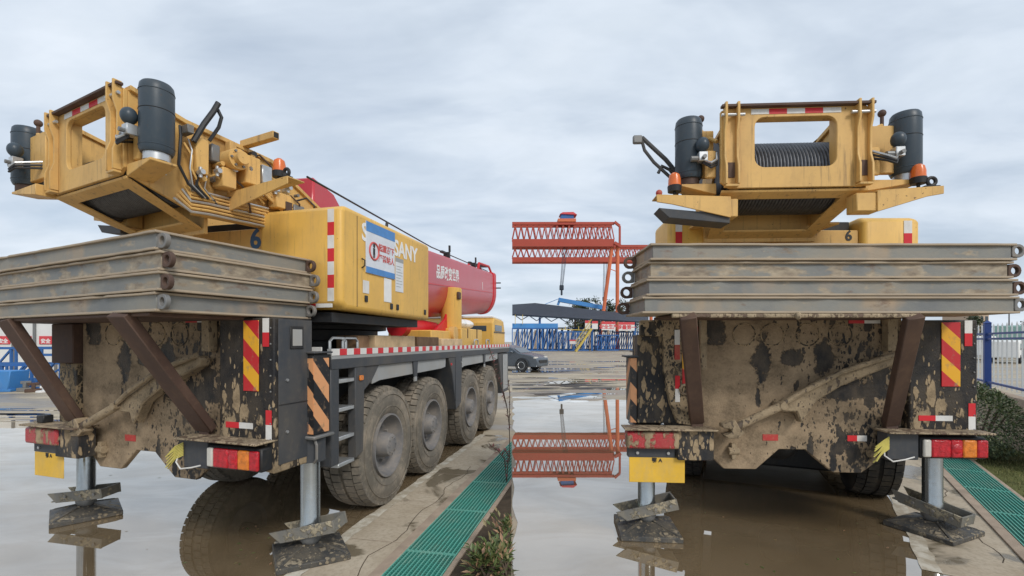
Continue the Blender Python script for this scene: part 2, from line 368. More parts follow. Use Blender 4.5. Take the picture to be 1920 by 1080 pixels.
M['poster'] = plain('poster_white', (0.66, 0.69, 0.74), 0.4, 0, 0.05)
M['posterblue'] = plain('poster_blue', (0.06, 0.22, 0.52), 0.4)
M['redink'] = plain('red_ink', (0.55, 0.10, 0.09), 0.6)
M['paper'] = plain('paper', (0.68, 0.70, 0.72), 0.6, 0, 0.05)
M['straw'] = plain('yellow_wire', (0.55, 0.48, 0.12), 0.6)

def chevron(name, lo, hi, band, slant):
    """diagonal two-colour board, stripes in the board's own x/z"""
    m, t, b = material(name)
    c = nnew(t, 'ShaderNodeTexCoord'); s = nnew(t, 'ShaderNodeSeparateXYZ'); t.links.new(c.outputs['Object'], s.inputs[0])
    k = mathn(t, 'ADD', mathn(t, 'MULTIPLY', s.outputs['X'], slant), s.outputs['Z'])
    k = mathn(t, 'ADD', k, mathn(t, 'MULTIPLY', s.outputs['Y'], slant if 'housing' in name else 0.0))
    fr = mathn(t, 'FRACT', mathn(t, 'ADD', mathn(t, 'DIVIDE', k, band), 10.0))
    f = mathn(t, 'GREATER_THAN', fr, 0.5)
    cc = mixc(t, f, lo, hi)
    d = ramp(t, noise(t, 14, 5, 0.65), [(0.55, 0.0), (0.72, 0.8)])
    t.links.new(mixc(t, d, cc, (0.3, 0.2, 0.12)), b.inputs['Base Color']); b.inputs['Roughness'].default_value = 0.4
    return m
M['chevron'] = chevron('red_yellow_chevron', (0.52, 0.02, 0.025), (0.78, 0.40, 0.02), 0.27, 0.95)
M['stripes'] = chevron('orange_black_housing', (0.02, 0.02, 0.022), (0.70, 0.34, 0.16), 0.30, 1.15)

# ---------------------------------------------------------------- shared wheel meshes
def wheel_meshes():
    r, wd = 0.655, 0.42; h = wd / 2
    ty = MB()
    ty.lathe([(0.34, -h + 0.03), (0.40, -h - 0.005), (0.50, -h - 0.012), (0.585, -h), (0.625, -h + 0.03), (0.632, 0), (0.625, h - 0.03), (0.585, h), (0.50, h + 0.012), (0.40, h + 0.005), (0.34, h - 0.03)], (0, 0, 0), 'x', 56, True)
    rows = [(-0.20, -0.125, 0.0), (-0.112, -0.02, 0.5), (0.02, 0.112, 0.0), (0.125, 0.20, 0.5)]
    n = 46
    for x0, x1, ph in rows:
        for i in range(n):
            a = 2 * math.pi * (i + ph) / n; da = 2 * math.pi / n * 0.41
            e = 0.02 if abs(x0) > 0.15 or abs(x1) > 0.15 else 0
            vs = []
            for rr in (0.612, r):
                for aa in (a - da, a + da):
                    for x in (x0, x1):
                        rx = rr - (e if (abs(x) > 0.19) else 0)
                        vs.append((x, rx * math.cos(aa), rx * math.sin(aa)))
            ty.add(vs, [(0,1,3,2),(4,6,7,5),(0,4,5,1),(2,3,7,6),(0,2,6,4),(1,5,7,3)])
    # sidewall ribs
    for rr in (0.43, 0.56): ty.torus((h + 0.008, 0, 0), 'x', rr, 0.006, 56, 6)
    rim = MB()
    rim.lathe([(0.02, h - 0.20), (0.345, h - 0.20), (0.345, h - 0.03), (0.345, h + 0.004), (0.325, h + 0.004), (0.315, h - 0.05), (0.29, h - 0.13), (0.27, h - 0.15), (0.13, h - 0.16), (0.02, h - 0.16)], (0, 0, 0), 'x', 40)
    rim.lathe([(0.02, -h + 0.10), (0.345, -h + 0.10), (0.345, -h + 0.02), (0.30, -h + 0.06), (0.02, -h + 0.07)], (0, 0, 0), 'x', 32)
    for i in range(10):
        a = 2 * math.pi * i / 10; rim.cyl((h - 0.16, 0.21 * math.cos(a), 0.21 * math.sin(a)), (h - 0.115, 0.21 * math.cos(a), 0.21 * math.sin(a)), 0.018, n=6)
    hub = MB(); hub.lathe([(0.14, h - 0.165), (0.14, h - 0.06), (0.125, h - 0.01), (0.12, h + 0.02), (0.105, h + 0.03), (0.03, h + 0.032)], (0, 0, 0), 'x', 24)
    for i in range(8):
        a = 2 * math.pi * i / 8; hub.cyl((h + 0.028, 0.085 * math.cos(a), 0.085 * math.sin(a)), (h + 0.04, 0.085 * math.cos(a), 0.085 * math.sin(a)), 0.011, n=6)
    return ty, rim, hub
_ty, _rim, _hub = wheel_meshes()
WHEEL = {}
def wheel(parent, Mx, mat='tyre', flip=False):
    if mat not in WHEEL:
        a = obj('rim', _rim, M['rim'] if mat == 'tyre' else M['dark'], None, I4); b = obj('tyre', _ty, M[mat], None, I4); c = obj('hub', _hub, M['rim'] if mat == 'tyre' else M['dark'], None, I4)
        WHEEL[mat] = (a.data, b.data, c.data)
        for o in (a, b, c): bpy.data.objects.remove(o)
    if flip: Mx = Mx @ RZ(180)
    wmesh = share('wheel', WHEEL[mat][0], parent, Mx)
    share('tyre', WHEEL[mat][1], wmesh, Mx); share('hub', WHEEL[mat][2], wmesh, Mx)

def stickers(parent, Mx, x0, x1, z0, z1, t, seq, vertical=False, dirty=False):
    """a strip of red and white reflectors, each its own piece"""
    n = len(seq)
    for i, ch in enumerate(seq):
        if vertical: a, b, c, d = x0, x1, z1 - (z1 - z0) * (i + 1) / n, z1 - (z1 - z0) * i / n
        else: a, b, c, d = x0 + (x1 - x0) * i / n, x0 + (x1 - x0) * (i + 1) / n, z0, z1
        obj('reflector', MB().box(a, b, t - 0.003, t, c, d), M[('red_dirty' if dirty else 'redr') if ch == 'r' else 'white_dirty'], parent, Mx, smooth=0)

def steel_mat_material(name, seedv, mudamt):
    m, t, b = material(name)
    c = nnew(t, 'ShaderNodeTexCoord'); mp = nnew(t, 'ShaderNodeMapping'); mp.inputs['Location'].default_value = (seedv * 3.1, seedv * 1.7, seedv)
    t.links.new(c.outputs['Object'], mp.inputs[0])
    def nz(scale, det, st):
        q = nnew(t, 'ShaderNodeMapping'); q.inputs['Scale'].default_value = st; t.links.new(mp.outputs[0], q.inputs[0])
        n = nnew(t, 'ShaderNodeTexNoise'); n.inputs['Scale'].default_value = scale; n.inputs['Detail'].default_value = det; n.inputs['Roughness'].default_value = 0.62
        t.links.new(q.outputs[0], n.inputs['Vector']); return n.outputs['Fac']
    base = ramp(t, nz(1.4, 5, (1, 1, 1.5)), [(0.35, (0.165, 0.172, 0.172)), (0.52, (0.225, 0.222, 0.20)), (0.68, (0.29, 0.25, 0.19))])
    tan = ramp(t, nz(1.1, 4, (1, 1, 0.6)), [(0.56, 0.0), (0.66, 0.7)])
    base = mixc(t, tan, base, (0.45, 0.31, 0.18))
    mud = ramp(t, nz(6, 7, (0.7, 0.7, 1.6)), [(0.60 - mudamt, 0.0), (0.68 - mudamt, 0.85)])
    base = mixc(t, mud, base, ramp(t, nz(14, 6, (0.6, 0.6, 1.2)), [(0.35, (0.17, 0.125, 0.085)), (0.65, (0.44, 0.36, 0.25))]))
    rust = ramp(t, nz(9, 6, (0.5, 0.5, 1)), [(0.62, 0.0), (0.70, 0.6)])
    base = mixc(t, rust, base, (0.16, 0.085, 0.05))
    t.links.new(base, b.inputs['Base Color']); b.inputs['Roughness'].default_value = 0.55; b.inputs['Metallic'].default_value = 0.1
    bump(t, b, nz(30, 5, (1, 1, 1)), 0.25, 0.008)
    return m
MATS = [steel_mat_material('steel_mat_%d' % i, 1.3 + i * 2.37, (0.0, 0.02, 0.17, 0.04)[i]) for i in range(4)]
M['flange'] = paint('mat_flange', (0.37, 0.30, 0.22), (0.46, 0.36, 0.24), 0.7, 6, 0.6)

def mat_stack(Mx, length, depth, z0, hgt, labels, group, jog, single=False):
    """four steel ground mats, lowest first; local x runs along the back edge from 0 to -length, y forward"""
    for i in range(4):
        j0, j1, jt = jog[i]; zb = z0 + i * hgt; zt = zb + hgt - 0.006
        Mi = Mx @ T(j0, jt, 0) @ RZ(0.25 * (i % 2) - 0.1)
        root = empty('steel_mat', Mi); tag(root, labels[i], 'steel mat', group)
        ln = length + j1; ix = (2, 0, 1, 3)[i] if False else (0, 3, 2, 1)[i]
        obj('web', MB().box(-ln + 0.022, -0.022, 0.022, depth - 0.022, zb + 0.004, zt - 0.004), MATS[ix], root, Mi, 0.004)
        for (a, b) in ((zb, zb + 0.016), (zt - 0.016, zt)):
            rj = random.Random(int(a * 977) + i * 31 + int(length * 10)); nx = 30; ny = 10      # dented flange edge
            jj = lambda: rj.uniform(-.0045, .0045) - (.009 if rj.random() < .08 else 0)
            pl = [(-ln + ln * k / nx, -jj()) for k in range(nx)] + [(jj(), depth * k / ny) for k in range(ny)] + [(-ln * k / nx, depth + jj()) for k in range(nx)] + [(-ln - jj(), depth - depth * k / ny) for k in range(ny)]
            obj('flange', MB().prism(pl, a, b, 'xy'), M['flange'], root, Mi, 0.003)
        zc = (zb + zt) / 2
        for sx, x in ((1, -0.012), (-1, -ln + 0.012)):
            for y in ((0.022, depth - 0.05) if not (single and sx < 0) else (depth - 0.05,)):
                n = 14; zl = zc + random.uniform(-0.008, 0.012)
                inner = []; outer = []
                for k in range(n):
                    a = 2 * math.pi * k / n; inner.append((x + sx * 0.046 + 0.028 * math.cos(a), zl + 0.028 * math.sin(a)))
                    ox = x + sx * 0.046 + 0.05 * math.cos(a); oz = zl + 0.05 * math.sin(a)
                    if sx * math.cos(a) < -0.3: ox = x - sx * 0.004; oz = zl + 0.056 * math.sin(a)
                    outer.append((ox, oz))
                obj('lifting_eye', MB().holed(outer, inner, y, y + 0.03), M['steel' if random.random() < 0.4 else 'rust'], root, Mi, 0.003)

def foot(parent, Mx, s, t, ztop, tilt, yaw, dirty, cyaw=0):
    """outrigger jack: rod, tilted cross channel, pyramid pad on the ground"""
    j = obj('jack_rod', MB().lathe([(0.083, 0.20), (0.083, 0.28), (0.078, 0.29), (0.078, ztop)], (s, t, 0), 'z', 28), M['chrome'], parent, Mx)
    Mf = Mx @ T(s, t, 0) @ RZ(yaw)
    pm = M['pad']
    pad = MB(); a, b = 0.275, 0.085
    pts = [(-a,-a),(a,-a),(a,a),(-a,a)]
    vs = [(x, y, 0.004) for x, y in pts] + [(x, y, 0.05) for x, y in pts] + [(x * 0.92, y * 0.92, 0.055) for x, y in pts] + [(x * b / a, y * b / a, 0.105) for x, y in pts]
    fs = [(3,2,1,0), (12,13,14,15)]
    for k in range(3):
        for i in range(4): fs.append((k*4+i, k*4+(i+1)%4, k*4+4+(i+1)%4, k*4+4+i))
    pad.add(vs, fs)
    obj('foot_pad', pad, pm, j, Mf, 0.006)
    for ang in (45, 135, 225, 315):
        q = MB().prism([(0.08, 0.05), (0.35, 0.05), (0.33, 0.065), (0.08, 0.12)], -0.011, 0.011)
        obj('pad_rib', q, M['pad'], j, Mf @ RZ(ang))
    obj('pad_ball', MB().ball((0, 0, 0.17), 0.09, 16, 8), M['steel'], j, Mf)
    Mc = Mx @ T(s, t, 0) @ RZ(cyaw) @ T(0, 0, 0.235) @ Matrix.Rotation(R_(tilt), 4, 'Y')
    for y in (-0.115, 0.10):
        obj('cross_channel', MB().prism([(-0.30, 0.045), (-0.22, -0.055), (0.27, -0.055), (0.27, 0.045)], y, y + 0.015), M['channel'], j, Mc, 0.003)
    for bb in ((-0.28, -0.11, -0.05, -0.038), (0.12, 0.254, -0.05, -0.038), (0.255, 0.268, -0.05, 0.04)): obj('channel_web', MB().box(bb[0], bb[1], -0.099, 0.099, bb[2], bb[3]), M['channel'], j, Mc)
    for x in (-0.10, 0.06, 0.20):
        obj('channel_bolt', MB().cyl((x, -0.122, 0.0), (x, -0.135, 0.0), 0.014, n=8), M['steel'], j, Mc)

def tail_bar(parent, Mx, s0, s1, muddy_one):
    top = obj('light_bar', MB().prism([(s0 - 0.02, 1.045), (s1 + 0.02, 1.045), (s1 + 0.02, 1.06), (s0 - 0.02, 1.06)], -0.19, 0.02), M['ledge_mud'], parent, Mx, 0.004)
    mx_ = M['dark'] if not muddy_one else M['mud_thin']
    if muddy_one:
        obj('lamp_bracket', MB().box(s1 - 0.30, s1, -0.14, 0.0, 0.79, 1.044), M['left_mud'] if False else M['mud_thin'], top, Mx, 0.006)
        obj('tail_lamp', MB().box(s0, s0 + 0.44, -0.16, -0.03, 0.885, 1.03), M['lens_mud'], top, Mx, 0.02, seg=2)
        obj('lamp_rail', MB().box(s0 + 0.02, s1 - 0.31, -0.10, -0.03, 0.80, 0.88), M['dark'], top, Mx, 0.004)
        for x in (s0 + 0.10, s0 + 0.36): obj('rail_bolt', MB().cyl((x, -0.101, 0.84), (x, -0.112, 0.84), 0.013, n=8), M['silver'], top, Mx)
    else:
        obj('lamp_bracket', MB().box(s0, s0 + 0.25, -0.12, 0.0, 0.82, 1.044), M['dark'], top, Mx, 0.006)
        l0 = s0 + 0.27; ln = s1 - l0
        obj('lamp_housing', MB().box(l0 - 0.01, s1 + 0.005, -0.12, -0.01, 0.835, 1.01), M['black'], top, Mx, 0.01)
        for f0, f1, mm in ((0.0, 0.12, 'lens_white'), (0.125, 0.42, 'lens_red'), (0.425, 0.60, 'lens_red'), (0.605, 0.82, 'lens_amber'), (0.825, 0.99, 'lens_red')):
            obj('lamp_lens', MB().box(l0 + ln * f0, l0 + ln * f1, -0.15, -0.121, 0.85, 0.995), M[mm], top, Mx, 0.012, seg=2)
        for fx in (0.51,):
            obj('lens_reflector', MB().lathe([(0.04, 0), (0.028, -0.008), (0.005, -0.01)], (l0 + ln * fx, -0.151, 0.925), 'y', 14), M['lens_red'] if fx != 0.51 else M['lens_red'], top, Mx)
        for k in range(9):    # loose bunch of yellow wires
            z = 0.98 - 0.012 * k
            obj('loose_wire', MB().tube([(s0 + 0.01, -0.13, z + 0.03), (s0 - 0.05, -0.15, z), (s0 - 0.11 - 0.01 * (k % 3), -0.15 - 0.008 * (k % 4), z - 0.05 - 0.004 * k)], 0.005, 5), M['straw'], top, Mx)
        obj('loose_wire', MB().tube([(s0 - 0.03, -0.13, 0.93), (s0 - 0.04, -0.15, 0.86), (s0 + 0.02, -0.16, 0.815), (s0 + 0.12, -0.15, 0.83), (s0 + 0.20, -0.14, 0.85)], 0.006, 6), M['white_dirty'], top, Mx)

def beacon(parent, Mx, x, y, z):
    b = obj('beacon', MB().lathe([(0.012, -0.05), (0.012, 0), (0.052, 0.0), (0.055, 0.045), (0.05, 0.05)], (x, y, z), 'z', 20), M['black'], parent, Mx)
    obj('beacon_dome', MB().lathe([(0.05, 0.045), (0.048, 0.10), (0.04, 0.135), (0.02, 0.152), (0.002, 0.155)], (x, y, z), 'z', 20), M['orange'], b, Mx)

def crane_rear(root, MR, c):
    # ---------------- bulkhead
    bp = [(-.85,2.02),(.87,2.02),(.87,.95),(.69,.78),(.54,.66),(.30,.66),(.07,.855),(-.15,.855),(-.345,.675),(-.62,.675),(-.75,.80),(-.85,.95)]
    bh = obj('rear_bulkhead', MB().prism(bp, 0.05, 0.10), M['bulk_mud'], root, MR, 0.006)
    for s in (-.447, -.207, .092, .36):
        obj('ring', MB().torus((s, 0.049, 1.86), 'y', 0.097, 0.006, 28, 6), M['left_mud'], bh, MR)
    stickers(bh, MR, .43, .69, 1.955, 2.005, .049, 'rw'); stickers(bh, MR, -.29, -.16, .93, .985, .049, 'r', dirty=True); stickers(bh, MR, .42, .58, .935, .985, .049, 'rw')
    obj('inner_post', MB().box(.70, .78, -.03, .049, 1.72, 2.02), M['arm_mud'], bh, MR, .004)
    for s in (-.55, .62):     # hinge lugs near the bottom
        obj('hinge_lug', MB().cyl((s - .045, .02, .84), (s + .045, .02, .84), .035, n=14).box(s - .02, s + .02, .0, .049, .77, .91), M['arm_mud'], bh, MR, .003)
    # ---------------- slanting push arm on the bulkhead
    arm = obj('lever_arm', MB().cyl((-.62, -.10, 1.05), (-.20, -.08, 1.25), .036, .036, 14), M['arm_mud'], root, MR)
    obj('arm_fork', MB().prism([(-.70,1.10),(-.60,1.14),(-.56,1.07),(-.52,1.03),(-.57,.985),(-.66,.98),(-.69,1.01),(-.62,1.03),(-.63,1.06),(-.70,1.07)], -.15, -.05), M['arm_mud'], arm, MR, .006)
    obj('arm_plate', MB().prism([(-.24,1.22),(-.10,1.33),(.25,1.52),(.70,1.69),(.74,1.66),(.72,1.60),(.30,1.42),(.10,1.29),(.03,1.18),(-.02,1.10),(-.06,1.20),(-.16,1.20)], -.07, .03), M['arm_mud'], arm, MR, .012)
    obj('arm_lip', MB().tube([(-.22, -.09, 1.25), (.0, -.10, 1.39), (.28, -.10, 1.54), (.52, -.10, 1.625), (.72, -.09, 1.69)], .022, 8), M['arm_mud'], arm, MR)
    obj('arm_pivot', MB().cyl((-.19, -.12, 1.255), (-.19, .04, 1.255), .03, n=14), M['arm_mud'], arm, MR)
    # ---------------- right corner box
    bx = obj('corner_box', MB().prism([(.88,1.05),(.98,.86),(1.42,.80),(1.42,1.98),(.88,1.98)], -.02, .385), M['box_mud'], root, MR, .012, seg=2)
    obj('box_side_panel', MB().box(1.419, 1.426, .02, .37, .86, 1.97), M['dark'], bx, MR, .002)
    obj('slot_frame', MB().box(1.425, 1.435, .13, .27, 1.74, 1.92), M['black'], bx, MR, .004)
    obj('slot_hole', MB().box(1.434, 1.437, .15, .25, 1.765, 1.895), M['grey'], bx, MR)
    for y, z in ((.10, 1.5), (.10, 1.1)): obj('box_bolt', MB().cyl((1.425, y, z), (1.437, y, z), .012, n=8), M['silver'], bx, MR)
    for z in (1.56, 1.12): obj('box_hinge', MB().cyl((1.432, .33, z - .06), (1.432, .33, z + .06), .012, n=8), M['dark'], bx, MR)
    obj('box_seam', MB().box(1.426, 1.429, .02, .37, 1.31, 1.318), M['black'], bx, MR)
    for k in range(9): obj('box_rivet', MB().ball((1.39, -.022, 1.90 - .12 * k), .008, 8, 6), M['steel'], bx, MR)
    Mc = MR @ T(1.13, -.022, 1.42)
    obj('chevron_board', MB().box(0, .15, -.006, 0, 0, .54), M['chevron'], bx, Mc, .002)
    stickers(bx, MR, 1.315, 1.375, 1.76, 1.975, -.0215, 'wr', True); stickers(bx, MR, 1.345, 1.40, 1.06, 1.28, -.0215, 'rw', True); stickers(bx, MR, .95, 1.22, 1.13, 1.175, -.0215, 'rw')
    # ---------------- left side
    if c['left'] == 'post':
        lb = obj('left_post', MB().box(-1.02, -.88, .02, .10, 1.05, 1.60), M['left_mud'], root, MR, .006)
        obj('post_box', MB().box(-1.16, -.86, -.02, .2, 1.60, 1.96), M['rust'], lb, MR, .008)
        obj('post_strip', MB().box(-1.14, -1.03, .03, .12, 1.05, 1.60), M['left_mud'], lb, MR, .004)
        obj('guide_box', MB().box(-1.24, -1.03, .10, .34, 1.06, 1.55), M['dark'], lb, MR, .006)
        obj('small_camera', MB().box(-1.22, -1.12, -.10, -.02, 1.06, 1.13), M['black'], lb, MR, .008)
    else:
        lb = obj('mud_guard', MB().prism([(-1.36,1.985),(-.86,2.0),(-.86,1.06),(-1.035,1.08),(-1.10,1.25),(-1.15,1.52),(-1.16,1.84),(-1.36,1.85)], -.02, .05), M['left_mud'], root, MR, .006)
        obj('chevron_board', MB().box(0, .135, -.006, 0, 0, .50), M['chevron'], lb, MR @ T(-1.0, -.022, 1.43), .002)
        stickers(lb, MR, -1.065, -1.02, 1.64, 1.90, -.0215, 'wr', True, True); stickers(lb, MR, -1.06, -1.02, 1.27, 1.50, -.0215, 'rw', True)
        obj('guard_eye', MB().torus((-.98, -.03, 1.38), 'y', .04, .012, 18, 8), M['ledge_mud'], lb, MR)
        obj('guard_channel', MB().box(-.855, -.80, -.06, .04, 1.55, 2.0), M['arm_mud'], lb, MR, .006)
        ob = obj('outrigger_box', MB().box(-1.37, -1.0, .051, .30, 1.07, 1.86), M['mud_thin'], lb, MR, .008)
        obj('warning_stripes', MB().box(-.058, .0, 0, .22, 0, .58), M['stripes'], lb, MR @ T(-1.373, .06, 1.07), .003)
        obj('stripe_cap', MB().box(-1.47, -1.36, .05, .30, 1.655, 1.67), M['dark'], lb, MR)
    # ---------------- jacks
    for (s, t, sh) in c['jacks']:
        right = s > 0
        d = 1 if right else -1
        jh = obj('jack_housing', MB().box(s - .115, s + .115, t - .03, t + .15, 1.02, 1.70), M['black'], root, MR, .01)
        Ms = MR @ T(s + d * .118, t - .03, 1.04)
        obj('warning_stripes', MB().box(-.004, .004, 0, .18, 0, .62), M['stripes'], jh, Ms)
        Ms = MR @ T(s - .115, t - .034, 1.04)
        obj('warning_stripes', MB().box(0 if not right else .10, .23 if right else .07, 0, .004, 0, .62), M['stripes'], jh, Ms)
        obj('housing_flange', MB().box(s - .15, s + .15, t - .06, t + .19, 1.00, 1.025), M['steel'], jh, MR, .006)
        obj('housing_top', MB().box(s - .14, s + .14, t - .05, t + .18, 1.70, 1.715), M['dark'], jh, MR, .004)
        obj('rod_collar', MB().lathe([(.12, .80), (.12, 1.0)], (s, t + .07, 0), 'z', 24), M['dark'], jh, MR)
        obj('collar_loop', MB().tube([(s + d * .10, t, 1.0), (s + d * .14, t - .02, .95), (s + d * .14, t - .02, .84), (s + d * .10, t, .80)], .012, 6), M['steel'], jh, MR)
        foot(jh, MR, s, t + .07, .9, c['tilt'][0 if not right else 1], c['yaw'][0 if not right else 1], c['dirty'][0 if not right else 1], c['cyaw'][0 if not right else 1])
    tail_bar(root, MR, .63, 1.40, False); tail_bar(root, MR, c['lbar'][0], c['lbar'][1], True)
    # licence plate under the left bar
    s0, s1 = c['plate']
    pl = obj('licence_plate', MB().box(s0, s1, -.10, -.094, .585, .80), M['plate'], root, MR, .003)
    me = text_mesh('\u9102 A', .045, M['blackink']); share('plate_lettering', me, pl, MR @ T((s0 + s1) / 2, -.1015, .775))
    # chassis tunnel behind the bulkhead
    obj('tail_frame', MB().box(-.55, .6, .102, .9, .95, 1.75), M['black'], root, MR, .01)

def strut(root, Mx, p0, p1, wd=.15):
    p0 = Vector(p0); p1 = Vector(p1)
    d = (p1 - p0).normalized(); r = Vector((1, 0, 0)); n = d.cross(r).normalized()
    o = obj('support_strut', MB().bar(p0, p1, wd, .07, n), M['rust'], root, Mx, .006)
    obj('strut_foot', MB().obox(p1, (.10, .05, .16), Matrix.Identity(3)), M['rust'], o, Mx, .004)
def crane_upper(root, MU, c):
    """winch frame, drum, tanks, wings; local x right, y forward, rear plate at y = 0"""
    Y = M['yellow_tan']
    zb, zt = 3.0, 3.635; hw = .57
    o, i = rrect_pair(-hw, hw, zb, zt, -.31, .31, 3.16, 3.55, .075)
    fr = obj('winch_frame', MB().holed(o, i, 0, .03), Y, root, MU, .004)
    obj('frame_lip', MB().box(-hw - .005, hw + .005, -.045, -.001, zt - .016, zt + .004), M['rust'], fr, MU, .002)
    stickers(fr, MU, -.34, .34, 3.572, 3.612, -.0005, 'wrwrw')
    # window reveal
    for (a, b, d, e) in ((-.325, -.312, 3.15, 3.56), (.312, .325, 3.15, 3.56)):
        obj('window_reveal', MB().box(a, b, .031, .10, d, e), Y, fr, MU)
    obj('window_reveal', MB().box(-.31, .31, .031, .10, 3.552, 3.565), Y, fr, MU); obj('window_reveal', MB().box(-.31, .31, .031, .08, 3.145, 3.158), Y, fr, MU)
    # ribbed corner posts
    for s in (-1, 1):
        for k, x in enumerate((.545, .452)):
            rib = [(-.055, zb + .02), (-.055, zb + .16), (-.03, zb + .24), (-.03, zt - .20), (-.055, zt - .12), (-.055, zt + .02), (0, zt + .02), (0, zb + .02)]
            obj('post_rib', MB().prism([(p[0], p[1]) for p in rib], s * x - .009, s * x + .009, 'yz'), Y, fr, MU, .003)
        obj('post_pin', MB().cyl((s * .40, -.03, zt - .075), (s * .575, -.03, zt - .075), .012, n=10), M['silver'], fr, MU)
        obj('post_step', MB().box(s * .5 - .05, s * .5 + .05, -.05, -.001, zb - .0, zb + .018), Y, fr, MU, .003)
        obj('post_slot', MB().box(s * .5 - .035, s * .5 + .035, -.006, -.001, zb + .08, zb + .2), M['rust'], fr, MU, .002)
        # side plates running forward
        sp = [(.031, zb), (.45, 2.84), (1.1, 2.86), (c['side'], 2.90), (c['side'], 3.12), (1.15, 3.46), (.40, 3.52), (.031, 3.60)]
        x0 = s * (hw - c['inset']) - (.03 if s > 0 else 0)
        pl = obj('side_plate', MB().prism(sp, x0, x0 + .03, 'yz'), Y, fr, MU, .003)
        edge = [(.031, zt), (.40, 3.545), (1.15, 3.485), (c['side'], 3.145), (c['side'], 3.11), (1.14, 3.45), (.40, 3.51), (.031, 3.60)]
        obj('side_flange', MB().prism(edge, x0 - .025 if s > 0 else x0 - .03, x0 + .06 if s > 0 else x0 + .055, 'yz'), Y, pl, MU, .003)
        obj('side_lower_flange', MB().bar((s * hw, .47, 2.83), (s * hw, 1.1, 2.85), .10, .02), Y, pl, MU, .002)
    # sloping underside with its opening
    n = []
    def up(x, t): return (x, t, 3.0 - t * .42)
    O = [(-hw + .01, .02), (hw - .01, .02), (.46, .60), (-.46, .60)]; J = [(-.40, .10), (.40, .10), (.36, .50), (-.36, .50)]
    ub = MB(); vs = [up(*p) for p in O] + [up(*p) for p in J]; vs += [(x, y + .006, z - .018) for x, y, z in vs]
    fs = []
    for k in range(4):
        j = (k + 1) % 4; fs += [(k, j, 4 + j, 4 + k), (8 + k, 12 + k, 12 + j, 8 + j), (k, 8 + k, 8 + j, j), (4 + k, 4 + j, 12 + j, 12 + k)]
    obj('underside_plate', ub.add(vs, fs), Y, fr, MU, .003)
    obj('front_skirt', MB().box(-.49, .49, .60, .63, 2.70, 3.02), Y, fr, MU, .003)
    # winch drum with its rope lay
    dr, dz = c['drum']
    prof = [(.10, -.50), (dr, -.50)]; pitch = .027; nr = int(.96 / pitch)
    for k in range(nr):
        for q in range(5):
            a = math.pi * q / 5; prof.append((dr - .018 + .016 * math.sin(a), -.48 + pitch * (k + q / 5)))
    prof += [(dr - .01, .49), (.10, .50)]
    obj('winch_drum', MB().lathe(prof, (0, .38, dz), 'x', 44), M['rope'], root, MU, smooth=60)
    for s in (-1, 1):
        obj('drum_flange', MB().lathe([(.09, s * .505), (dr + .012, s * .505), (dr + .012, s * .525), (.09, s * .525)], (0, .38, dz), 'x', 36), M['dark'], root, MU)
    obj('drum_motor', MB().cyl((-.54, .38, 3.19), (-.40, .38, 3.19), .12, n=20), Y, root, MU)
    if c['inner']:
        br = obj('inner_bracket', MB().box(-.50, -.30, .75, .95, 3.10, 3.36), Y, root, MU, .01)
        obj('bracket_arm', MB().box(-.30, .02, .75, .83, 3.30, 3.37).box(-.30, .02, .75, .83, 3.10, 3.16).box(-.04, .03, .75, .85, 3.16, 3.30), Y, br, MU, .006)
    # side tanks
    for s, (tx, ty) in zip((-1, 1), c['tanks']):
        tk = obj('hydraulic_tank', MB().lathe([(.05, 3.12), (.095, 3.125), (.106, 3.15), (.106, 3.56), (.101, 3.60), (.09, 3.615), (.02, 3.62)], (tx, ty, 0), 'z', 30), M['tank'], root, MU)
        obj('tank_outlet', MB().lathe([(.062, 3.065), (.082, 3.07), (.082, 3.125), (.05, 3.126)], (tx, ty, 0), 'z', 24), M['silver'] if s > 0 else M['rust'], tk, MU)
        obj('tank_outlet_mouth', MB().lathe([(.01, 3.062), (.066, 3.062), (.066, 3.066)], (tx, ty, 0), 'z', 24), M['rust'], tk, MU)
        obj('tank_seam', MB().torus((tx, ty, 3.555), 'z', .1063, .003, 30, 6), M['tank'], tk, MU); obj('tank_seam', MB().torus((tx, ty, 3.17), 'z', .1063, .003, 30, 6), M['tank'], tk, MU)
        mx = (tx + s * hw) / 2
        obj('tank_bracket', MB().box(min(tx, s * hw), max(tx, s * hw), ty - .02, ty + .03, 3.14, 3.52), Y, tk, MU, .006)
        obj('bracket_shelf', MB().prism([(s * hw, 2.98), (tx + s * .08, 3.05), (tx + s * .08, 3.068), (s * hw, 3.07)], ty - .08, ty + .09), Y, tk, MU, .004)
        obj('bracket_strap', MB().torus((tx, ty, 3.42), 'z', .106, .003, 30, 6), M['black'], tk, MU)
        ax = mx + s * .03; ay = ty - .13
        ac = obj('accumulator', MB().ball((ax, ay, 3.36), .052, 16, 10, 1.15), M['tank'], root, MU)
        obj('valve_block', MB().box(ax - .035, ax + .035, ay - .03, ay + .04, 3.225, 3.30), M['silver'], ac, MU, .005)
        obj('valve_fitting', MB().cyl((ax - .09, ay, 3.25), (ax - .036, ay, 3.25), .022, n=10).cyl((ax, ay - .06, 3.25), (ax, ay - .031, 3.25), .016, n=8), M['steel'], ac, MU)
        for k in range(3):
            obj('valve_hose', MB().tube([(ax, ay, 3.24 - .01 * k), (ax - s * .05, ay - .05, 3.20 - .02 * k), (ax - s * .10, ay - .03, 3.23 - .02 * k), (s * (hw + .01), .06, 3.30 - .03 * k)], .009, 6), M['hose'] if k else M['silver'], ac, MU)
        kb = obj('lock_pin', MB().cyl((mx, ty, 3.52), (mx, ty, 3.60), .014, n=10).ball((mx, ty, 3.625), .03, 12, 8), M['rust'], root, MU)
        obj('lock_arm', MB().tube([(s * hw, .08, 3.40), (s * (hw + .05), ty, 3.47), (mx, ty, 3.53)], .016, 8), Y, kb, MU)
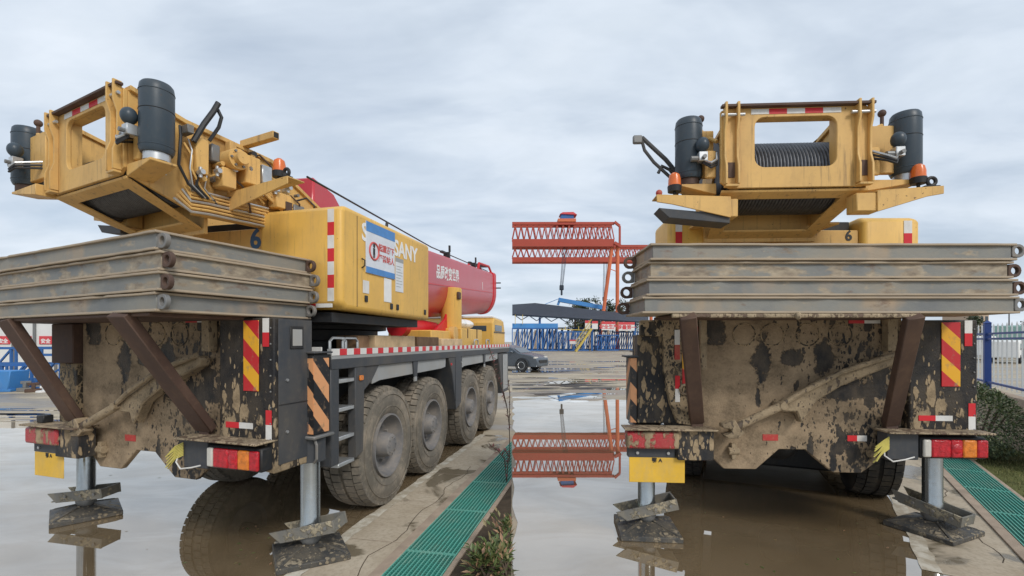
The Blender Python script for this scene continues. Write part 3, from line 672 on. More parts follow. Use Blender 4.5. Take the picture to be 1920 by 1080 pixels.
        obj('cover_plate', MB().box(min(s * (hw + .015), s * (hw + .10)), max(s * (hw + .015), s * (hw + .10)), .05, .08, 3.10, 3.32), Y, kb, MU, .01)
    # wings with beacons
    for s, (x0, x1, ty, zc) in zip((-1, 1), c['wings']):
        a, b = (x1, x0) if s < 0 else (x0, x1)
        poly = [(x0, zc - .11), (x0, zc + .05), (x1, zc + .075), (x1, zc + .02), (x1 - s * .12, zc + .0)]
        wg = obj('wing_arm', MB().prism(poly, ty, ty + .012), Y, root, MU, .003)
        obj('wing_shelf', MB().prism([(x0, zc + .045), (x1, zc + .07), (x1, zc + .08), (x0, zc + .055)], ty, ty + .16), Y, wg, MU, .003)
        mb_ = (s * .44, x0 + s * .03); obj('wing_mount', MB().box(min(mb_), max(mb_), ty + .013, ty + .14, zc - .10, zc + .04), Y, wg, MU, .006)
        if s < 0:
            obj('wing_guard', MB().prism([(x0, zc - .08), (x1 + .02, zc - .02), (x1 + .10, zc - .10), (x0, zc - .15)], ty + .02, ty + .20), M['dark'], wg, MU, .004)
        xb = x0 + (x1 - x0) * (.72 if s < 0 else .74)
        beacon(wg, MU, xb, ty + .08, zc + .12)
        if s < 0:
            obj('marker_lamp', MB().ball((x1 + .03, ty + .05, zc + .105), .026, 12, 8), M['red_dirty'], wg, MU)
        else:
            obj('camera_ring', MB().torus((x1 - .06, ty + .04, zc + .125), 'y', .03, .013, 18, 8), M['black'], wg, MU)
            obj('camera_foot', MB().box(x1 - .12, x1 - .01, ty + .02, ty + .06, zc + .075, zc + .09), M['black'], wg, MU)

def crane_hydraulics(root, MU):
    """pipes, valves and hoses on the right flank of the winch frame"""
    x = .60; Y = M['yellow_tan']
    for k in range(7):
        z = 2.80 + .028 * k
        obj('hydraulic_pipe', MB().tube([(x + .02, .30 + .02 * k, z + .10), (x + .03, .42, z + .02), (x + .035, .55, z + .03), (x + .035, 1.08, z + .04)], .010, 6), Y if k % 3 else M['silver'], root, MU)
    for k in range(4):
        obj('hydraulic_pipe', MB().tube([(x + .05, .85 + .03 * k, 3.30 - .02 * k), (x + .07, .98, 3.22 - .025 * k), (x + .07, 1.20, 3.10 - .03 * k), (x + .07, 1.62, 3.03 - .03 * k)], .015, 8), Y, root, MU)
    for (y0, y1, z0, z1, d, mm) in ((.42, .52, 3.12, 3.40, .10, 'yellow_tan'), (.60, .72, 3.06, 3.22, .14, 'yellow_tan'), (.78, .92, 3.14, 3.38, .16, 'yellow_tan'), (.96, 1.06, 3.20, 3.36, .12, 'silver'), (1.10, 1.26, 3.02, 3.16, .12, 'yellow_tan'), (.55, .62, 3.26, 3.40, .08, 'steel'), (1.30, 1.42, 2.98, 3.10, .10, 'steel')):
        obj('valve_block', MB().box(x, x + d, y0, y1, z0, z1), M[mm], root, MU, .008)
    mt = obj('hydraulic_motor', MB().cyl((x, .70, 3.30), (x + .20, .70, 3.30), .085, n=18).cyl((x + .20, .70, 3.30), (x + .26, .70, 3.30), .05, n=14), Y, root, MU)
    for k in range(6):
        a = k * 1.05; obj('motor_bolt', MB().cyl((x + .20, .70 + .065 * math.cos(a), 3.30 + .065 * math.sin(a)), (x + .215, .70 + .065 * math.cos(a), 3.30 + .065 * math.sin(a)), .010, n=6), M['steel'], mt, MU)
    for k in range(7):
        y = .44 + .13 * k; z = 3.12 + .05 * ((k * 5) % 4)
        obj('pipe_fitting', MB().cyl((x + .10, y, z), (x + .16, y, z), .020, n=8).cyl((x + .12, y, z - .04), (x + .12, y, z + .04), .014, n=8), M['silver'], root, MU)
    for k, (y, z, mm, rr) in enumerate(((.34, 3.46, 'hose', .011), (.40, 3.38, 'silver', .007), (.44, 3.28, 'hose', .012), (.37, 3.34, 'yellow_tan', .009), (.47, 3.44, 'silver', .006))):
        obj('rubber_hose', MB().tube([(x + .03, y, z), (x + .08 + .01 * (k % 2), y - .02 + .015 * k, z - .10), (x + .09, y - .04 + .02 * k, 3.14), (x + .07, .38 + .03 * k, 3.02), (x + .05, .50 + .02 * k, 2.95)], rr, 7), M[mm], root, MU)
    rq = random.Random(17)
    for k in range(34):      # fittings, clamps and small brackets crowding the flank
        y = rq.uniform(.36, 1.42); zmax = 3.46 - max(0, y - 1.0) * .45; z = rq.uniform(2.98, zmax); d = rq.uniform(.03, .13); a = rq.uniform(.012, .035); mm = rq.choice(['silver', 'steel', 'yellow_tan', 'yellow_tan', 'dark', 'rust'])
        if k % 3 == 0: obj('clamp_bracket', MB().box(x, x + d, y - a, y + a, z - a * 1.3, z + a * 1.3), M[mm], root, MU, .004)
        elif k % 3 == 1: obj('pipe_union', MB().cyl((x, y, z), (x + d, y, z), a * .8, n=8), M[mm], root, MU)
        else: obj('short_pipe', MB().tube([(x + .02, y, z), (x + d, y + .03, z + .02), (x + d, y + .12, z - .03), (x + .03, y + .20, z - .08)], .009, 6), M[mm], root, MU)
    obj('rubber_hose', MB().tube([(x + .10, .40, 3.35), (x + .13, .46, 3.50), (x + .15, .52, 3.62), (x + .17, .55, 3.70)], .022, 8), M['hose'], root, MU)
    obj('rubber_hose', MB().tube([(x + .10, .52, 3.40), (x + .14, .57, 3.52), (x + .16, .58, 3.60), (x + .14, .56, 3.66)], .014, 8), M['hose'], root, MU)
    for k in range(5):
        obj('rubber_hose', MB().tube([(x + .035, 1.06, 2.85 + .026 * k), (x + .05, 1.16, 2.84 + .026 * k), (x + .05, 1.24, 2.79 + .02 * k), (x + .03, 1.27, 2.74)], .014, 7), M['hose'], root, MU)
    obj('square_tube', MB().box(.56, 1.0, .86, .92, 3.50, 3.56), Y, root, MU, .004)
    obj('square_tube_mouth', MB().box(1.0, 1.003, .868, .912, 3.508, 3.552), M['black'], root, MU)
    obj('tank_pipe', MB().tube([(x + .02, .18, 3.50), (x + .02, .20, 3.20), (x + .03, .24, 3.05)], .010, 6), M['silver'], root, MU)

def crane_housing(root, MH, w_r, gap, w_l, ln, z0, z1, digits, zl=None, zc=None):
    """engine and counterweight covers; local x = 0 at the right rear edge, y forward"""
    k = .12
    prof = [(0.0, z0 + .06), (.08, z0), (ln, z0 - .03), (ln, z1 - .02), (.10, z1), (.03, z1 - .015), (0, z1 - .06)]
    h = obj('engine_cover', MB().prism(prof, -w_r, 0, 'yz'), M['yellow'], root, MH, .05, seg=4)
    stickers(h, MH, -.16, -.085, z0 + .08, z1 - .05, -.001, 'wrwrwrw' if digits else 'wrwrwrw', True)
    obj('cover_seam', MB().box(-.001, .0015, .27, .28, z0 + .04, z1 - .06), M['rust'], h, MH)
    zc = zc or z1 - .12
    cp = obj('centre_plate', MB().box(-w_r - gap, -w_r - .002, .05, .12, z0 + .1, zc), M['yellow_tan'], root, MH, .006)
    lc = obj('left_cover', MB().prism([(p[0], min(p[1], (zl or z1))) if p[1] > z0 + .2 else p for p in prof], -w_r - gap - w_l, -w_r - gap - .002, 'yz'), M['yellow'], root, MH, .05, seg=4)
    stickers(lc, MH, -w_r - gap - w_l + .06, -w_r - gap - w_l + .12, z0 + .08, (zl or z1) - .05, -.001, 'wrwrwrw', True)
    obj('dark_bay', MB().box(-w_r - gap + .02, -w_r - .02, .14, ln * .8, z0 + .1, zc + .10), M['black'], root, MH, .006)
    return h, cp

def crane_deck(root, MD, ln, c):
    Wd = c['width']
    dk = obj('deck', MB().box(-Wd, -.004, 0, ln, 1.55, 1.695), M['dark'], root, MD, .006)
    obj('deck_edge_rail', MB().box(-.05, -.003, 0, ln, 1.64, 1.735), M['grey'], dk, MD, .004)
    step = .118; n = int(ln / step); rw = []
    for q in (0, 1):
        rw.append(obj('reflector', MB().box(-.003, .001, 0, step, 1.675, 1.733), M['white_dirty' if q == 0 else 'redr'], dk, MD @ T(0, q * step, 0)).data)
    for i in range(2, n): share('reflector', rw[i % 2], dk, MD @ T(0, i * step, 0))
    # fender skirt hanging from the edge
    seg = c['skirt']
    for (t0, t1) in seg:
        obj('fender_skirt', MB().prism([(t0, 1.638), (t1, 1.638), (t1 - .03, 1.42), (t1 - .2, 1.405), (t0 + .2, 1.385), (t0 + .03, 1.36)], -.055, -.035, 'yz'), M['grey'], dk, MD, .004)
    for t in c['brackets']:
        obj('skirt_bracket', MB().prism([(t, 1.637), (t + .17, 1.637), (t + .13, 1.36), (t + .04, 1.36)], -.034, -.015, 'yz'), M['dark'], dk, MD, .003)
        obj('bracket_tip', MB().box(-.034, -.012, t + .05, t + .12, 1.30, 1.359), M['grey'], dk, MD, .003)
    # ladder
    ld = obj('ladder_post', MB().box(-.30, -.01, .0, .13, .70, 1.637), M['dark'], root, MD, .008)
    obj('ladder_post_back', MB().prism([(.40, 1.637), (.58, 1.637), (.55, .72), (.40, .68)], -.09, -.01, 'yz'), M['dark'], ld, MD, .006)
    for z in (1.44, 1.18, .92, .68):
        obj('ladder_step', MB().box(-.26, -.02, .131, .399, z - .02, z + .015), M['silver'], ld, MD, .004)
    obj('ladder_back', MB().box(-.32, -.28, .131, .399, .70, 1.63), M['black'], ld, MD)
    obj('marker_lamp', MB().box(-.009, .008, .46, .53, 1.42, 1.47), M['lens_amber'], ld, MD, .006)
    obj('ladder_panel', MB().prism([(.58, 1.637), (.98, 1.637), (.74, 1.40), (.56, 1.30)], -.06, -.02, 'yz'), M['dark'], ld, MD, .004)
    lk = obj('side_locker', MB().prism([(3.0, 1.637), (3.72, 1.637), (3.66, .80), (3.40, .72), (3.22, 1.30)], -.42, -.012, 'yz'), M['dark'], root, MD, .01)
    obj('locker_door', MB().box(-.013, -.005, 3.36, 3.63, .86, 1.60), M['dark'], lk, MD, .003)
    for t in (3.16, 3.68): obj('locker_marker', MB().cyl((-.012, t, 1.45), (.0, t, 1.45), .02, n=10), M['redr'] if t < 3.3 else M['silver'], lk, MD)
    # frame below the deck
    obj('chassis_beam', MB().box(-Wd + .75, -.80, .1, ln - .05, .95, 1.549), M['black'], root, MD, .01)
    for t in c['axles']:
        obj('axle', MB().cyl((-Wd + .3, t + .45, .655), (-.3, t, .655), .10, n=14), M['black'], root, MD)
        wheel(root, MD @ T(-.235, t, .655)); wheel(root, MD @ T(-Wd + .235, t + .45, .655), flip=True)
# ------------------------------------------------------------------ ground
def ground_material():
    m, t, b = material('yard_concrete')
    big = noise(t, 0.16, 6, 0.6, (1, 3.0, 1)); mid = noise(t, 1.3, 6, 0.62); sm = noise(t, 22, 5, 0.6)
    base = ramp(t, mid, [(0.3, (0.37, 0.305, 0.215)), (0.55, (0.47, 0.395, 0.285)), (0.75, (0.55, 0.475, 0.355))])
    base = mixc(t, ramp(t, sm, [(0.35, 0.0), (0.7, 0.35)]), base, (0.27, 0.23, 0.17))
    wet = ramp(t, big, [(0.44, 0.0), (0.56, 0.75)])
    t.links.new(mixc(t, wet, base, (0.20, 0.165, 0.12)), b.inputs['Base Color'])
    t.links.new(mathn(t, 'SUBTRACT', 0.9, mathn(t, 'MULTIPLY', wet, 0.75)), b.inputs['Roughness'])
    bump(t, b, sm, 0.12, 0.01); return m
def water_material():
    """shallow muddy water: silt-brown body under a mirror-smooth skin"""
    m, t, b = material('muddy_water')
    t.nodes.remove(b)
    o = t.nodes['Material Output']
    d = nnew(t, 'ShaderNodeBsdfDiffuse'); g = nnew(t, 'ShaderNodeBsdfGlossy'); g.inputs['Roughness'].default_value = 0.012; g.inputs['Color'].default_value = (0.98, 0.945, 0.895, 1)
    cl = ramp(t, noise(t, 0.7, 5, 0.6), [(0.3, (0.21, 0.148, 0.08)), (0.7, (0.27, 0.20, 0.12))]); t.links.new(cl, d.inputs[0])
    fr = nnew(t, 'ShaderNodeFresnel'); fr.inputs[0].default_value = 1.72
    bp = nnew(t, 'ShaderNodeBump'); bp.inputs['Strength'].default_value = 0.035; bp.inputs['Distance'].default_value = 0.004
    t.links.new(noise(t, 1.8, 2, 0.5), bp.inputs['Height']); t.links.new(bp.outputs[0], g.inputs['Normal'])
    mx = nnew(t, 'ShaderNodeMixShader'); silt = ramp(t, noise(t, 0.9, 6, 0.62, (1, 2.2, 1), None, 0.8), [(0.38, 0.84), (0.60, 1.0)]); t.links.new(mathn(t, 'MULTIPLY', mathn(t, 'MULTIPLY_ADD', fr.outputs[0], 0.82, 0.36), silt), mx.inputs[0]); t.links.new(d.outputs[0], mx.inputs[1]); t.links.new(g.outputs[0], mx.inputs[2])
    t.links.new(mx.outputs[0], o.inputs[0]); return m
M['ground'] = ground_material(); M['water'] = water_material()
def kerb_material():
    m, t, b = material('drain_kerb_concrete')
    a = noise(t, 1.6, 7, 0.65); f = noise(t, 26, 5, 0.65); wn_ = noise(t, 0.75, 5, 0.6, None, None, 0.6)
    base = ramp(t, a, [(0.3, (0.36, 0.29, 0.20)), (0.5, (0.46, 0.385, 0.285)), (0.7, (0.54, 0.47, 0.36))])
    base = mixc(t, ramp(t, f, [(0.45, 0.0), (0.68, 0.55)]), base, (0.27, 0.21, 0.145))
    wet = ramp(t, wn_, [(0.52, 0.0), (0.555, 1.0)])
    t.links.new(mixc(t, wet, base, (0.19, 0.155, 0.105)), b.inputs['Base Color'])
    t.links.new(mathn(t, 'SUBTRACT', 0.88, mathn(t, 'MULTIPLY', wet, 0.72)), b.inputs['Roughness']); bump(t, b, f, 0.2, 0.008); return m
M['strip'] = kerb_material()
M['strip2'] = plain('drain_rim_concrete', (0.36, 0.28, 0.21), 0.9, 0, 0.2, 5, 0.3, 0.3)
def worn_line():
    m, t, b = material('worn_white_line')
    f = ramp(t, noise(t, 7, 6, 0.7), [(0.44, 0.0), (0.60, 1.0)])
    t.links.new(mixc(t, f, (0.40, 0.34, 0.25), (0.60, 0.555, 0.46)), b.inputs['Base Color']); b.inputs['Roughness'].default_value = 0.8; return m
M['line'] = worn_line()
M['grate'] = paint('green_grating', (0.11, 0.40, 0.32), (0.34, 0.34, 0.26), 0.75, 2.5, 0.55, streak=False)  # lighter green: the light caught by the bearing bars is in the colour
M['grate_lo'] = paint('green_grating_cross', (0.035, 0.20, 0.16), (0.12, 0.15, 0.11), 0.5, 6, 0.6, streak=False)  # cross bars keep a darker green, so the bearing bars look lit
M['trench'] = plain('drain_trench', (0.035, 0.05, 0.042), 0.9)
M['soil'] = plain('dark_soil', (0.07, 0.052, 0.035), 0.95, 0, 0.3, 8, 0.2, 0.4)
M['lawn'] = plain('lawn_ground', (0.10, 0.105, 0.035), 0.95, 0, 0.3, 4, 0.2)

def sheet(name, pts, z, mat, **k):
    o = obj(name, MB().add([(p[0], p[1], z) for p in pts], [tuple(range(len(pts)))]), mat, None, I4, smooth=0)
    return tag(o, **k)
def clip_poly(poly, keep):
    """clip a polygon to a half plane keep(p) >= 0"""
    res = []
    for i, p in enumerate(poly):
        q = poly[(i + 1) % len(poly)]; a, b = keep(p), keep(q)
        if a >= 0: res.append(p)
        if a * b < 0: s = a / (a - b); res.append((p[0] + (q[0] - p[0]) * s, p[1] + (q[1] - p[1]) * s))
    return res
# one big sheet; fine subdivisions are not needed
g = obj('ground', MB().add([(-900, -30, 0), (900, -30, 0), (900, 1500, 0), (-900, 1500, 0)], [(0, 1, 2, 3)]), M['ground'], None, I4, smooth=0); tag(g, kind='structure')
def wobble(pts, amp, step, closed=True, seed=1):
    rnd = random.Random(seed); res = []
    n = len(pts)
    for i in range(n if closed else n - 1):
        p = Vector(pts[i]); q = Vector(pts[(i + 1) % n]); d = q - p; k = max(1, int(d.length / step)); nn = Vector((-d.y, d.x)).normalized()
        for j in range(k):
            f = j / k; res.append(p + d * f + nn * (amp * (math.sin(7.1 * f * k / 6 + i) * .6 + rnd.uniform(-.5, .5))) * (0 if f == 0 else 1))
    return res
gv = lambda px, py: ground(px, py).xy
# left yard: puddle under and left of the crane
lp = [gv(590, 1079), gv(655, 1010), gv(720, 960), gv(800, 905), gv(866, 842), gv(905, 815), gv(915, 800), gv(700, 800), gv(300, 795), gv(120, 792), gv(-200, 800), (-16, 6), (-16, 2.0), (-2.0, 2.0)]
w1 = sheet('puddle', wobble(lp, .035, .16, seed=3), .004, M['water'], kind='structure')
# right yard: puddle from the seam of the two yards to the kerb
rp = [(0.0, 2.0), gv(1800, 1200), gv(1790, 1079), gv(1762, 1010), gv(1722, 950), gv(1690, 905), gv(1640, 850), gv(1560, 800), gv(1450, 768), gv(1250, 757), gv(1150, 749), gv(1070, 756), gv(1010, 748), gv(962, 752)]
rr = wobble(rp, .05, .22, seed=5); rr = [Vector((max(p.x, 0.004), p.y)) for p in rr]
w2 = sheet('puddle', rr, .004, M['water'], kind='structure')
# thin films of water further out, broken by dry ridges
rnd = random.Random(11)
for k in range(60):
    py = rnd.uniform(676, 762); px = rnd.uniform(975, 1180)
    c0 = gv(px, py); lx = rnd.uniform(.4, 1.7) * c0.y / 18; ly = rnd.uniform(.06, .34) * c0.y / 18
    pts = []
    for a in range(18):
        an = 2 * math.pi * a / 18; rj = rnd.uniform(.75, 1.15)
        pts.append(Vector((max(.01, c0.x + lx * rj * math.cos(an)), c0.y + ly * rj * math.sin(an))))
    sheet('water_film', pts, .0022 + .00002 * k, M['water'], kind='structure')
for k in range(8):
    py = rnd.uniform(765, 795); px = rnd.uniform(-60, 150)
    c0 = gv(px, py); lx = rnd.uniform(.6, 2.0); ly = rnd.uniform(.06, .2)
    sheet('water_film', [Vector((c0.x + lx * rnd.uniform(.75, 1.15) * math.cos(a * .35), c0.y + ly * rnd.uniform(.75, 1.15) * math.sin(a * .35))) for a in range(18)], .0031 + .0003 * (k % 5), M['water'], kind='structure')

# ---- left drain: kerb strip, painted line, grating
def drain(MG, w, t0, t1, clipx, label_of, group, panel=1.0, strip_w=.62, line_w=.11, reg=True):
    """local x = 0 on the drain's left edge, grating from x = 0 to w, y along the drain"""
    inv = MG.inverted()
    cx = lambda p: (-(MG @ Vector((p[0], p[1], 0))).x - .006) if clipx else 1.0
    loc = lambda poly: clip_poly(poly, cx)
    def flat(name, poly, z, mat, kind='structure', th=None):
        poly = loc(poly)
        if len(poly) < 3: return None
        o = obj(name, MB().add([(p[0], p[1], z) for p in poly], [tuple(range(len(poly)))]), mat, None, MG, smooth=0); return tag(o, kind=kind)
    def wob(x, amp, sd, rev=False):
        r = random.Random(sd); k = int((t1 - t0) / .12); pts = [(x + r.uniform(-amp, amp), t0 + (t1 - t0) * i / k) for i in range(k + 1)]
        return pts[::-1] if rev else pts
    flat('kerb_strip', [(-strip_w, t0), (-.09, t0), (-.09, t1), (-strip_w, t1)], .006, M['strip'])
    rim = MB().prism(loc([(-.10, t0), (-.004, t0), (-.004, t1), (-.10, t1)]), .0, .022, 'xy')
    tag(obj('drain_rim', rim, M['strip2'], None, MG, .004), kind='structure')
    if w: 
        rp_ = loc([(w + .004, t0), (w + .05, t0), (w + .05, t1), (w + .004, t1)])
        tag(obj('drain_rim', MB().prism(rp_, .0, .022, 'xy'), M['strip2'], None, MG, .004), kind='structure')
    lw = wob(-strip_w - line_w, .012, 4) + wob(-strip_w + .01, .012, 9, True)
    flat('painted_line', lw, .009, M['line'])
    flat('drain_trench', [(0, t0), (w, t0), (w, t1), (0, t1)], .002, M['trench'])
    n = int((t1 - t0) / panel)
    for i in range(n):
        a, b = t0 + i * panel + .004, t0 + (i + 1) * panel - .004
        if len(loc([(0, a), (w, a), (w, b), (0, b)])) < 3: continue
        root = empty('drain_grating', MG @ T(0, a, 0)); tag(root, label_of(i), 'grating', group)
        Mi = MG
        bars = MB(); cross = MB()
        nb = 13
        for k in range(nb):
            x = .006 + (w - .012) * k / (nb - 1); q = loc([(x - .0045, a), (x + .0045, a), (x + .0045, b), (x - .0045, b)])
            if len(q) > 2: bars.prism(q, .006, .024, 'xy')
        for k in range(int(panel / .032)):
            y = a + .012 + k * .032; q = loc([(.0, y - .003), (w, y - .003), (w, y + .003), (0, y + .003)])
            if len(q) > 2: cross.prism(q, .006, .020, 'xy')
        for y in (a, b - .008):
            q = loc([(0, y), (w, y), (w, y + .008), (0, y + .008)])
            if len(q) > 2: obj('end_bar', MB().prism(q, .005, .0245, 'xy'), M['grate'], root, Mi, smooth=0)
        tag(obj('bearing_bars', bars, M['grate'], root, Mi, smooth=0), kind='stuff')
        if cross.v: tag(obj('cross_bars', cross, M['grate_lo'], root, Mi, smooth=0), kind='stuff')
ORD = ['nearest', 'second nearest', 'third nearest', 'fourth nearest', 'fifth nearest', 'sixth nearest', 'seventh nearest', 'eighth nearest', 'ninth nearest', 'tenth nearest', 'eleventh nearest', 'twelfth nearest']
p0 = gv(720, 1079); MGL = frame(p0.x, p0.y, 11.6)
drain(MGL, .45, -.6, 5.4, True, lambda i: 'green drain grating beside the crane wheels, %s to the viewer' % ORD[i], 'green gratings beside the wheels')
p0 = gv(1919, 1028); MGR = frame(p0.x, p0.y, 33.0)
drain(MGR, .42, -1.0, 9.0, False, lambda i: 'green drain grating along the lawn, %s to the viewer' % ORD[i], 'green gratings along the lawn', strip_w=.70)
# cracks in the kerb strips: real shallow grooves drawn as thin dark fillets
for MGx, x0, sd in ((MGL, -.22, 2), (MGR, -.26, 6)):
    r = random.Random(sd); pts = [(x0 + .05 * math.sin(i * .7) + r.uniform(-.025, .025), -.5 + i * .11) for i in range(34)]
    if MGx is MGL: pts = [p for p in pts if (MGx @ Vector((p[0], p[1], 0))).x < -.02]
    poly = [(p[0] - .004, p[1]) for p in pts] + [(p[0] + .004, p[1]) for p in pts[::-1]]
    tag(obj('pavement_crack', MB().add([(p[0], p[1], .0075) for p in poly], [(i, i + 1, len(poly) - 2 - i, len(poly) - 1 - i) for i in range(len(pts) - 1)]), M['soil'], None, MGx, smooth=0), kind='structure')
for MGx, ts in ((MGL, (.55, 1.6, 2.7)), (MGR, (.9, 2.3, 3.7))):
    for tt in ts:
        tag(obj('kerb_joint', MB().add([(-.60, tt, .0076), (-.10, tt, .0076), (-.10, tt + .008, .0076), (-.60, tt + .008, .0076)], [(0, 1, 2, 3)]), M['strip2'], None, MGx, smooth=0), kind='structure')

# ---- planting beds
def leaf(mb, p, d, up, ln, wd):
    d = d.normalized(); r = d.cross(up)
    if r.length < 1e-3: r = Vector((1, 0, 0))
    r.normalize(); n = r.cross(d)
    mb.add([p, p + d * ln * .45 + r * wd * .5 + n * ln * .04, p + d * ln - n * ln * .10, p + d * ln * .45 - r * wd * .5 + n * ln * .04], [(0, 1, 2, 3)])
def leafmat(name, c1, c2, c3=None, rough=0.45):
    m, t, b = material(name)
    gi = nnew(t, 'ShaderNodeNewGeometry')
    pts = [(0.0, c1), (0.6, c2)] + ([(0.9, c3), (1.0, c3)] if c3 else [(1.0, c2)])
    t.links.new(ramp(t, gi.outputs['Random Per Island'], pts), b.inputs['Base Color']); b.inputs['Roughness'].default_value = rough
    b.inputs['Transmission Weight'].default_value = 0.0; b.inputs['Subsurface Weight'].default_value = 0.0
    return m
M['leaf_bush'] = leafmat('bush_leaf', (0.035, 0.058, 0.022), (0.10, 0.14, 0.055), (0.19, 0.21, 0.10))
M['leaf_low'] = leafmat('hedge_leaf', (0.07, 0.10, 0.03), (0.14, 0.18, 0.06), (0.34, 0.20, 0.12))
M['leaf_red'] = leafmat('red_leaf', (0.10, 0.028, 0.03), (0.20, 0.065, 0.06))
M['leaf_far'] = leafmat('far_leaf', (0.03, 0.045, 0.02), (0.07, 0.09, 0.04))
M['grass'] = leafmat('grass_blade', (0.07, 0.085, 0.022), (0.15, 0.155, 0.045), (0.26, 0.22, 0.09), 0.7)
M['bark'] = plain('bark', (0.09, 0.065, 0.045), 0.9)
bedL = clip_poly([tuple((MGL @ Vector((x, y, 0))).xy) for x, y in ((.5, -.6), (1.2, -.6), (1.2, 3.2), (.5, 3.2))], lambda p: -p[0] - .006)
sheet('planting_bed', bedL, .005, M['soil'], kind='structure')
lawn = [tuple((MGR @ Vector((x, y, 0))).xy) for x, y in ((.47, -1.0), (3.2, -1.0), (3.2, 9.0), (.47, 9.0))]
sheet('lawn', lawn, .005, M['lawn'], kind='structure')
gb = MB(); rnd = random.Random(21)
for k in range(15000):
    x = .48 + rnd.random() ** .8 * 2.3; y = -.4 + rnd.random() * 6.0
    p = MGR @ Vector((x, y, .004)); a = rnd.uniform(0, 6.28); h = rnd.uniform(.02, .055); b_ = .004
    d = Vector((math.cos(a), math.sin(a), 0)); e = Vector((rnd.uniform(-1, 1), rnd.uniform(-1, 1), 0)) * .02
    gb.add([p - d * b_, p + d * b_, p + e + Vector((0, 0, h))], [(0, 1, 2)])
tag(obj('grass', gb, M['grass'], None, I4, smooth=0), 'short patchy lawn grass beside the green drain grating', 'grass', kind='stuff')

def shrub(name, base, rx, ry, h, n, mat, ln, wd, label, cat, seed, low=0.08, stems=7, keep=None, group=None):
    r = random.Random(seed); root = empty(name, T(*base)); tag(root, label, cat, group)
    base = Vector(base); st = MB()
    clumps = []
    for i in range(max(5, n // 55)):
        a = r.uniform(0, 6.28); q = r.random() ** .5; zz = low + (1 - low) * r.random()
        rad = math.sin(math.pi * min(.97, max(.12, zz * .82 + .12))) ** .6
        clumps.append(base + Vector((rx * q * rad * math.cos(a), ry * q * rad * math.sin(a), h * zz)))
    for i in range(stems):
        c = r.choice(clumps); m_ = base.lerp(c, .5) + Vector((r.uniform(-.05, .05), r.uniform(-.05, .05), .04))
        if keep and not (keep(c) and keep(m_)): continue
        st.tube([base + Vector((r.uniform(-.03, .03), r.uniform(-.03, .03), 0)), m_, c], .008 + .004 * h, 5)
    lf = MB()
    for i in range(n):
        c = r.choice(clumps); sp = .17 * (rx + h) / 2 + .02
        p = c + Vector((r.gauss(0, sp), r.gauss(0, sp), r.gauss(0, sp)))
        if p.z < base.z + .02 or (keep and not keep(p)): continue
        d = (p - base - Vector((0, 0, h * .35))); d = d.normalized() + Vector((r.uniform(-.8, .8), r.uniform(-.8, .8), r.uniform(-.3, .8)))
        leaf(lf, p, d, Vector((r.uniform(-.4, .4), r.uniform(-.4, .4), 1)), ln * r.uniform(.7, 1.3), wd * r.uniform(.7, 1.2))
    obj('foliage', lf, M[mat], root, I4, smooth=0)
    if st.v: obj('stem', st, M['bark'], root, I4)
    return root
def bush(base, rx, h, n, label, seed):
    """dense rounded bush: leaves in an uneven shell round a dark leafy core"""
    r = random.Random(seed); root = empty('round_bush', T(*base)); tag(root, label, 'bush'); base = Vector(base); c = base + Vector((0, 0, h * .52))
    lob = [(Vector((r.uniform(-1, 1), r.uniform(-1, 1), r.uniform(-.7, 1))).normalized(), r.uniform(-.10, .13)) for _ in range(26)]
    lf = MB(); st = MB()
    for i in range(n):
        d = Vector((r.gauss(0, 1), r.gauss(0, 1), r.gauss(0, 1))).normalized()
        k = 1 + sum(a * max(0, d.dot(q) * 3.2 - 2.2) for q, a in lob)
        rad = (1 - .42 * r.random() ** 1.6) * k * r.uniform(.94, 1.03)
        p = c + Vector((d.x * rx * rad, d.y * rx * rad, d.z * h * .50 * rad))
        if p.z < .03: continue
        dd = d + Vector((r.uniform(-.9, .9), r.uniform(-.9, .9), r.uniform(-.5, .9)))
        leaf(lf, p, dd, Vector((r.uniform(-.5, .5), r.uniform(-.5, .5), 1)), r.uniform(.035, .065), r.uniform(.018, .032))
    for i in range(9):
        a = r.uniform(0, 6.28); st.tube([base, base + Vector((.2 * math.cos(a), .2 * math.sin(a), h * .35)), base + Vector((.42 * math.cos(a), .42 * math.sin(a), h * .7))], .014, 5)
    obj('foliage', lf, M['leaf_bush'], root, I4, smooth=0); obj('stem', st, M['bark'], root, I4)
b0 = ground(1868, 872)
bush((b0.x + .12, b0.y + .45, 0), .66, 1.13, 7600, 'dark green round bush on the lawn before the picket fence', 5)
neg = lambda p: p.x < -.012
for k, (px, py, hh, sd) in enumerate(((935, 1060, .20, 31), (952, 1035, .24, 32), (915, 1085, .16, 33), (948, 1085, .16, 34))):
    b1 = ground(px, py)
    shrub('low_shrub', b1, .13, .16, hh, 240, 'leaf_low', .07, .032, ['low green shrub with pink-tinged leaves at the bed corner, front middle', 'low green shrub against the puddle edge, tallest of the bed', 'low green shrub touching the end of the green grating', 'low green shrub at the very bottom of the picture, by the puddle'][k], 'shrub', sd, keep=neg, group='low shrubs of the planting bed')
def twig(base, pts, sd, label):
    r = random.Random(sd); root = empty('red_leaf_shrub', T(*base)); tag(root, label, 'shrub', 'red-leaved shrubs by the drain')
    st = MB(); lf = MB()
    for br in pts:
        P = [Vector(p) for p in br]; st.tube(P, .006, 5)
        for i in range(len(P) - 1):
            for k in range(9):
                p = P[i].lerp(P[i + 1], r.random())
                if i == 0 and r.random() < .6: continue
                d = Vector((r.uniform(-1, 1), r.uniform(-1, 1), r.uniform(-.3, 1)))
                if (p + d.normalized() * .07).x > -.012: d.x = -abs(d.x)
                leaf(lf, p, d, Vector((0, 0, 1)), r.uniform(.04, .075), .028)
    obj('foliage', lf, M['leaf_red'], root, I4, smooth=0); obj('stem', st, M['bark'], root, I4)
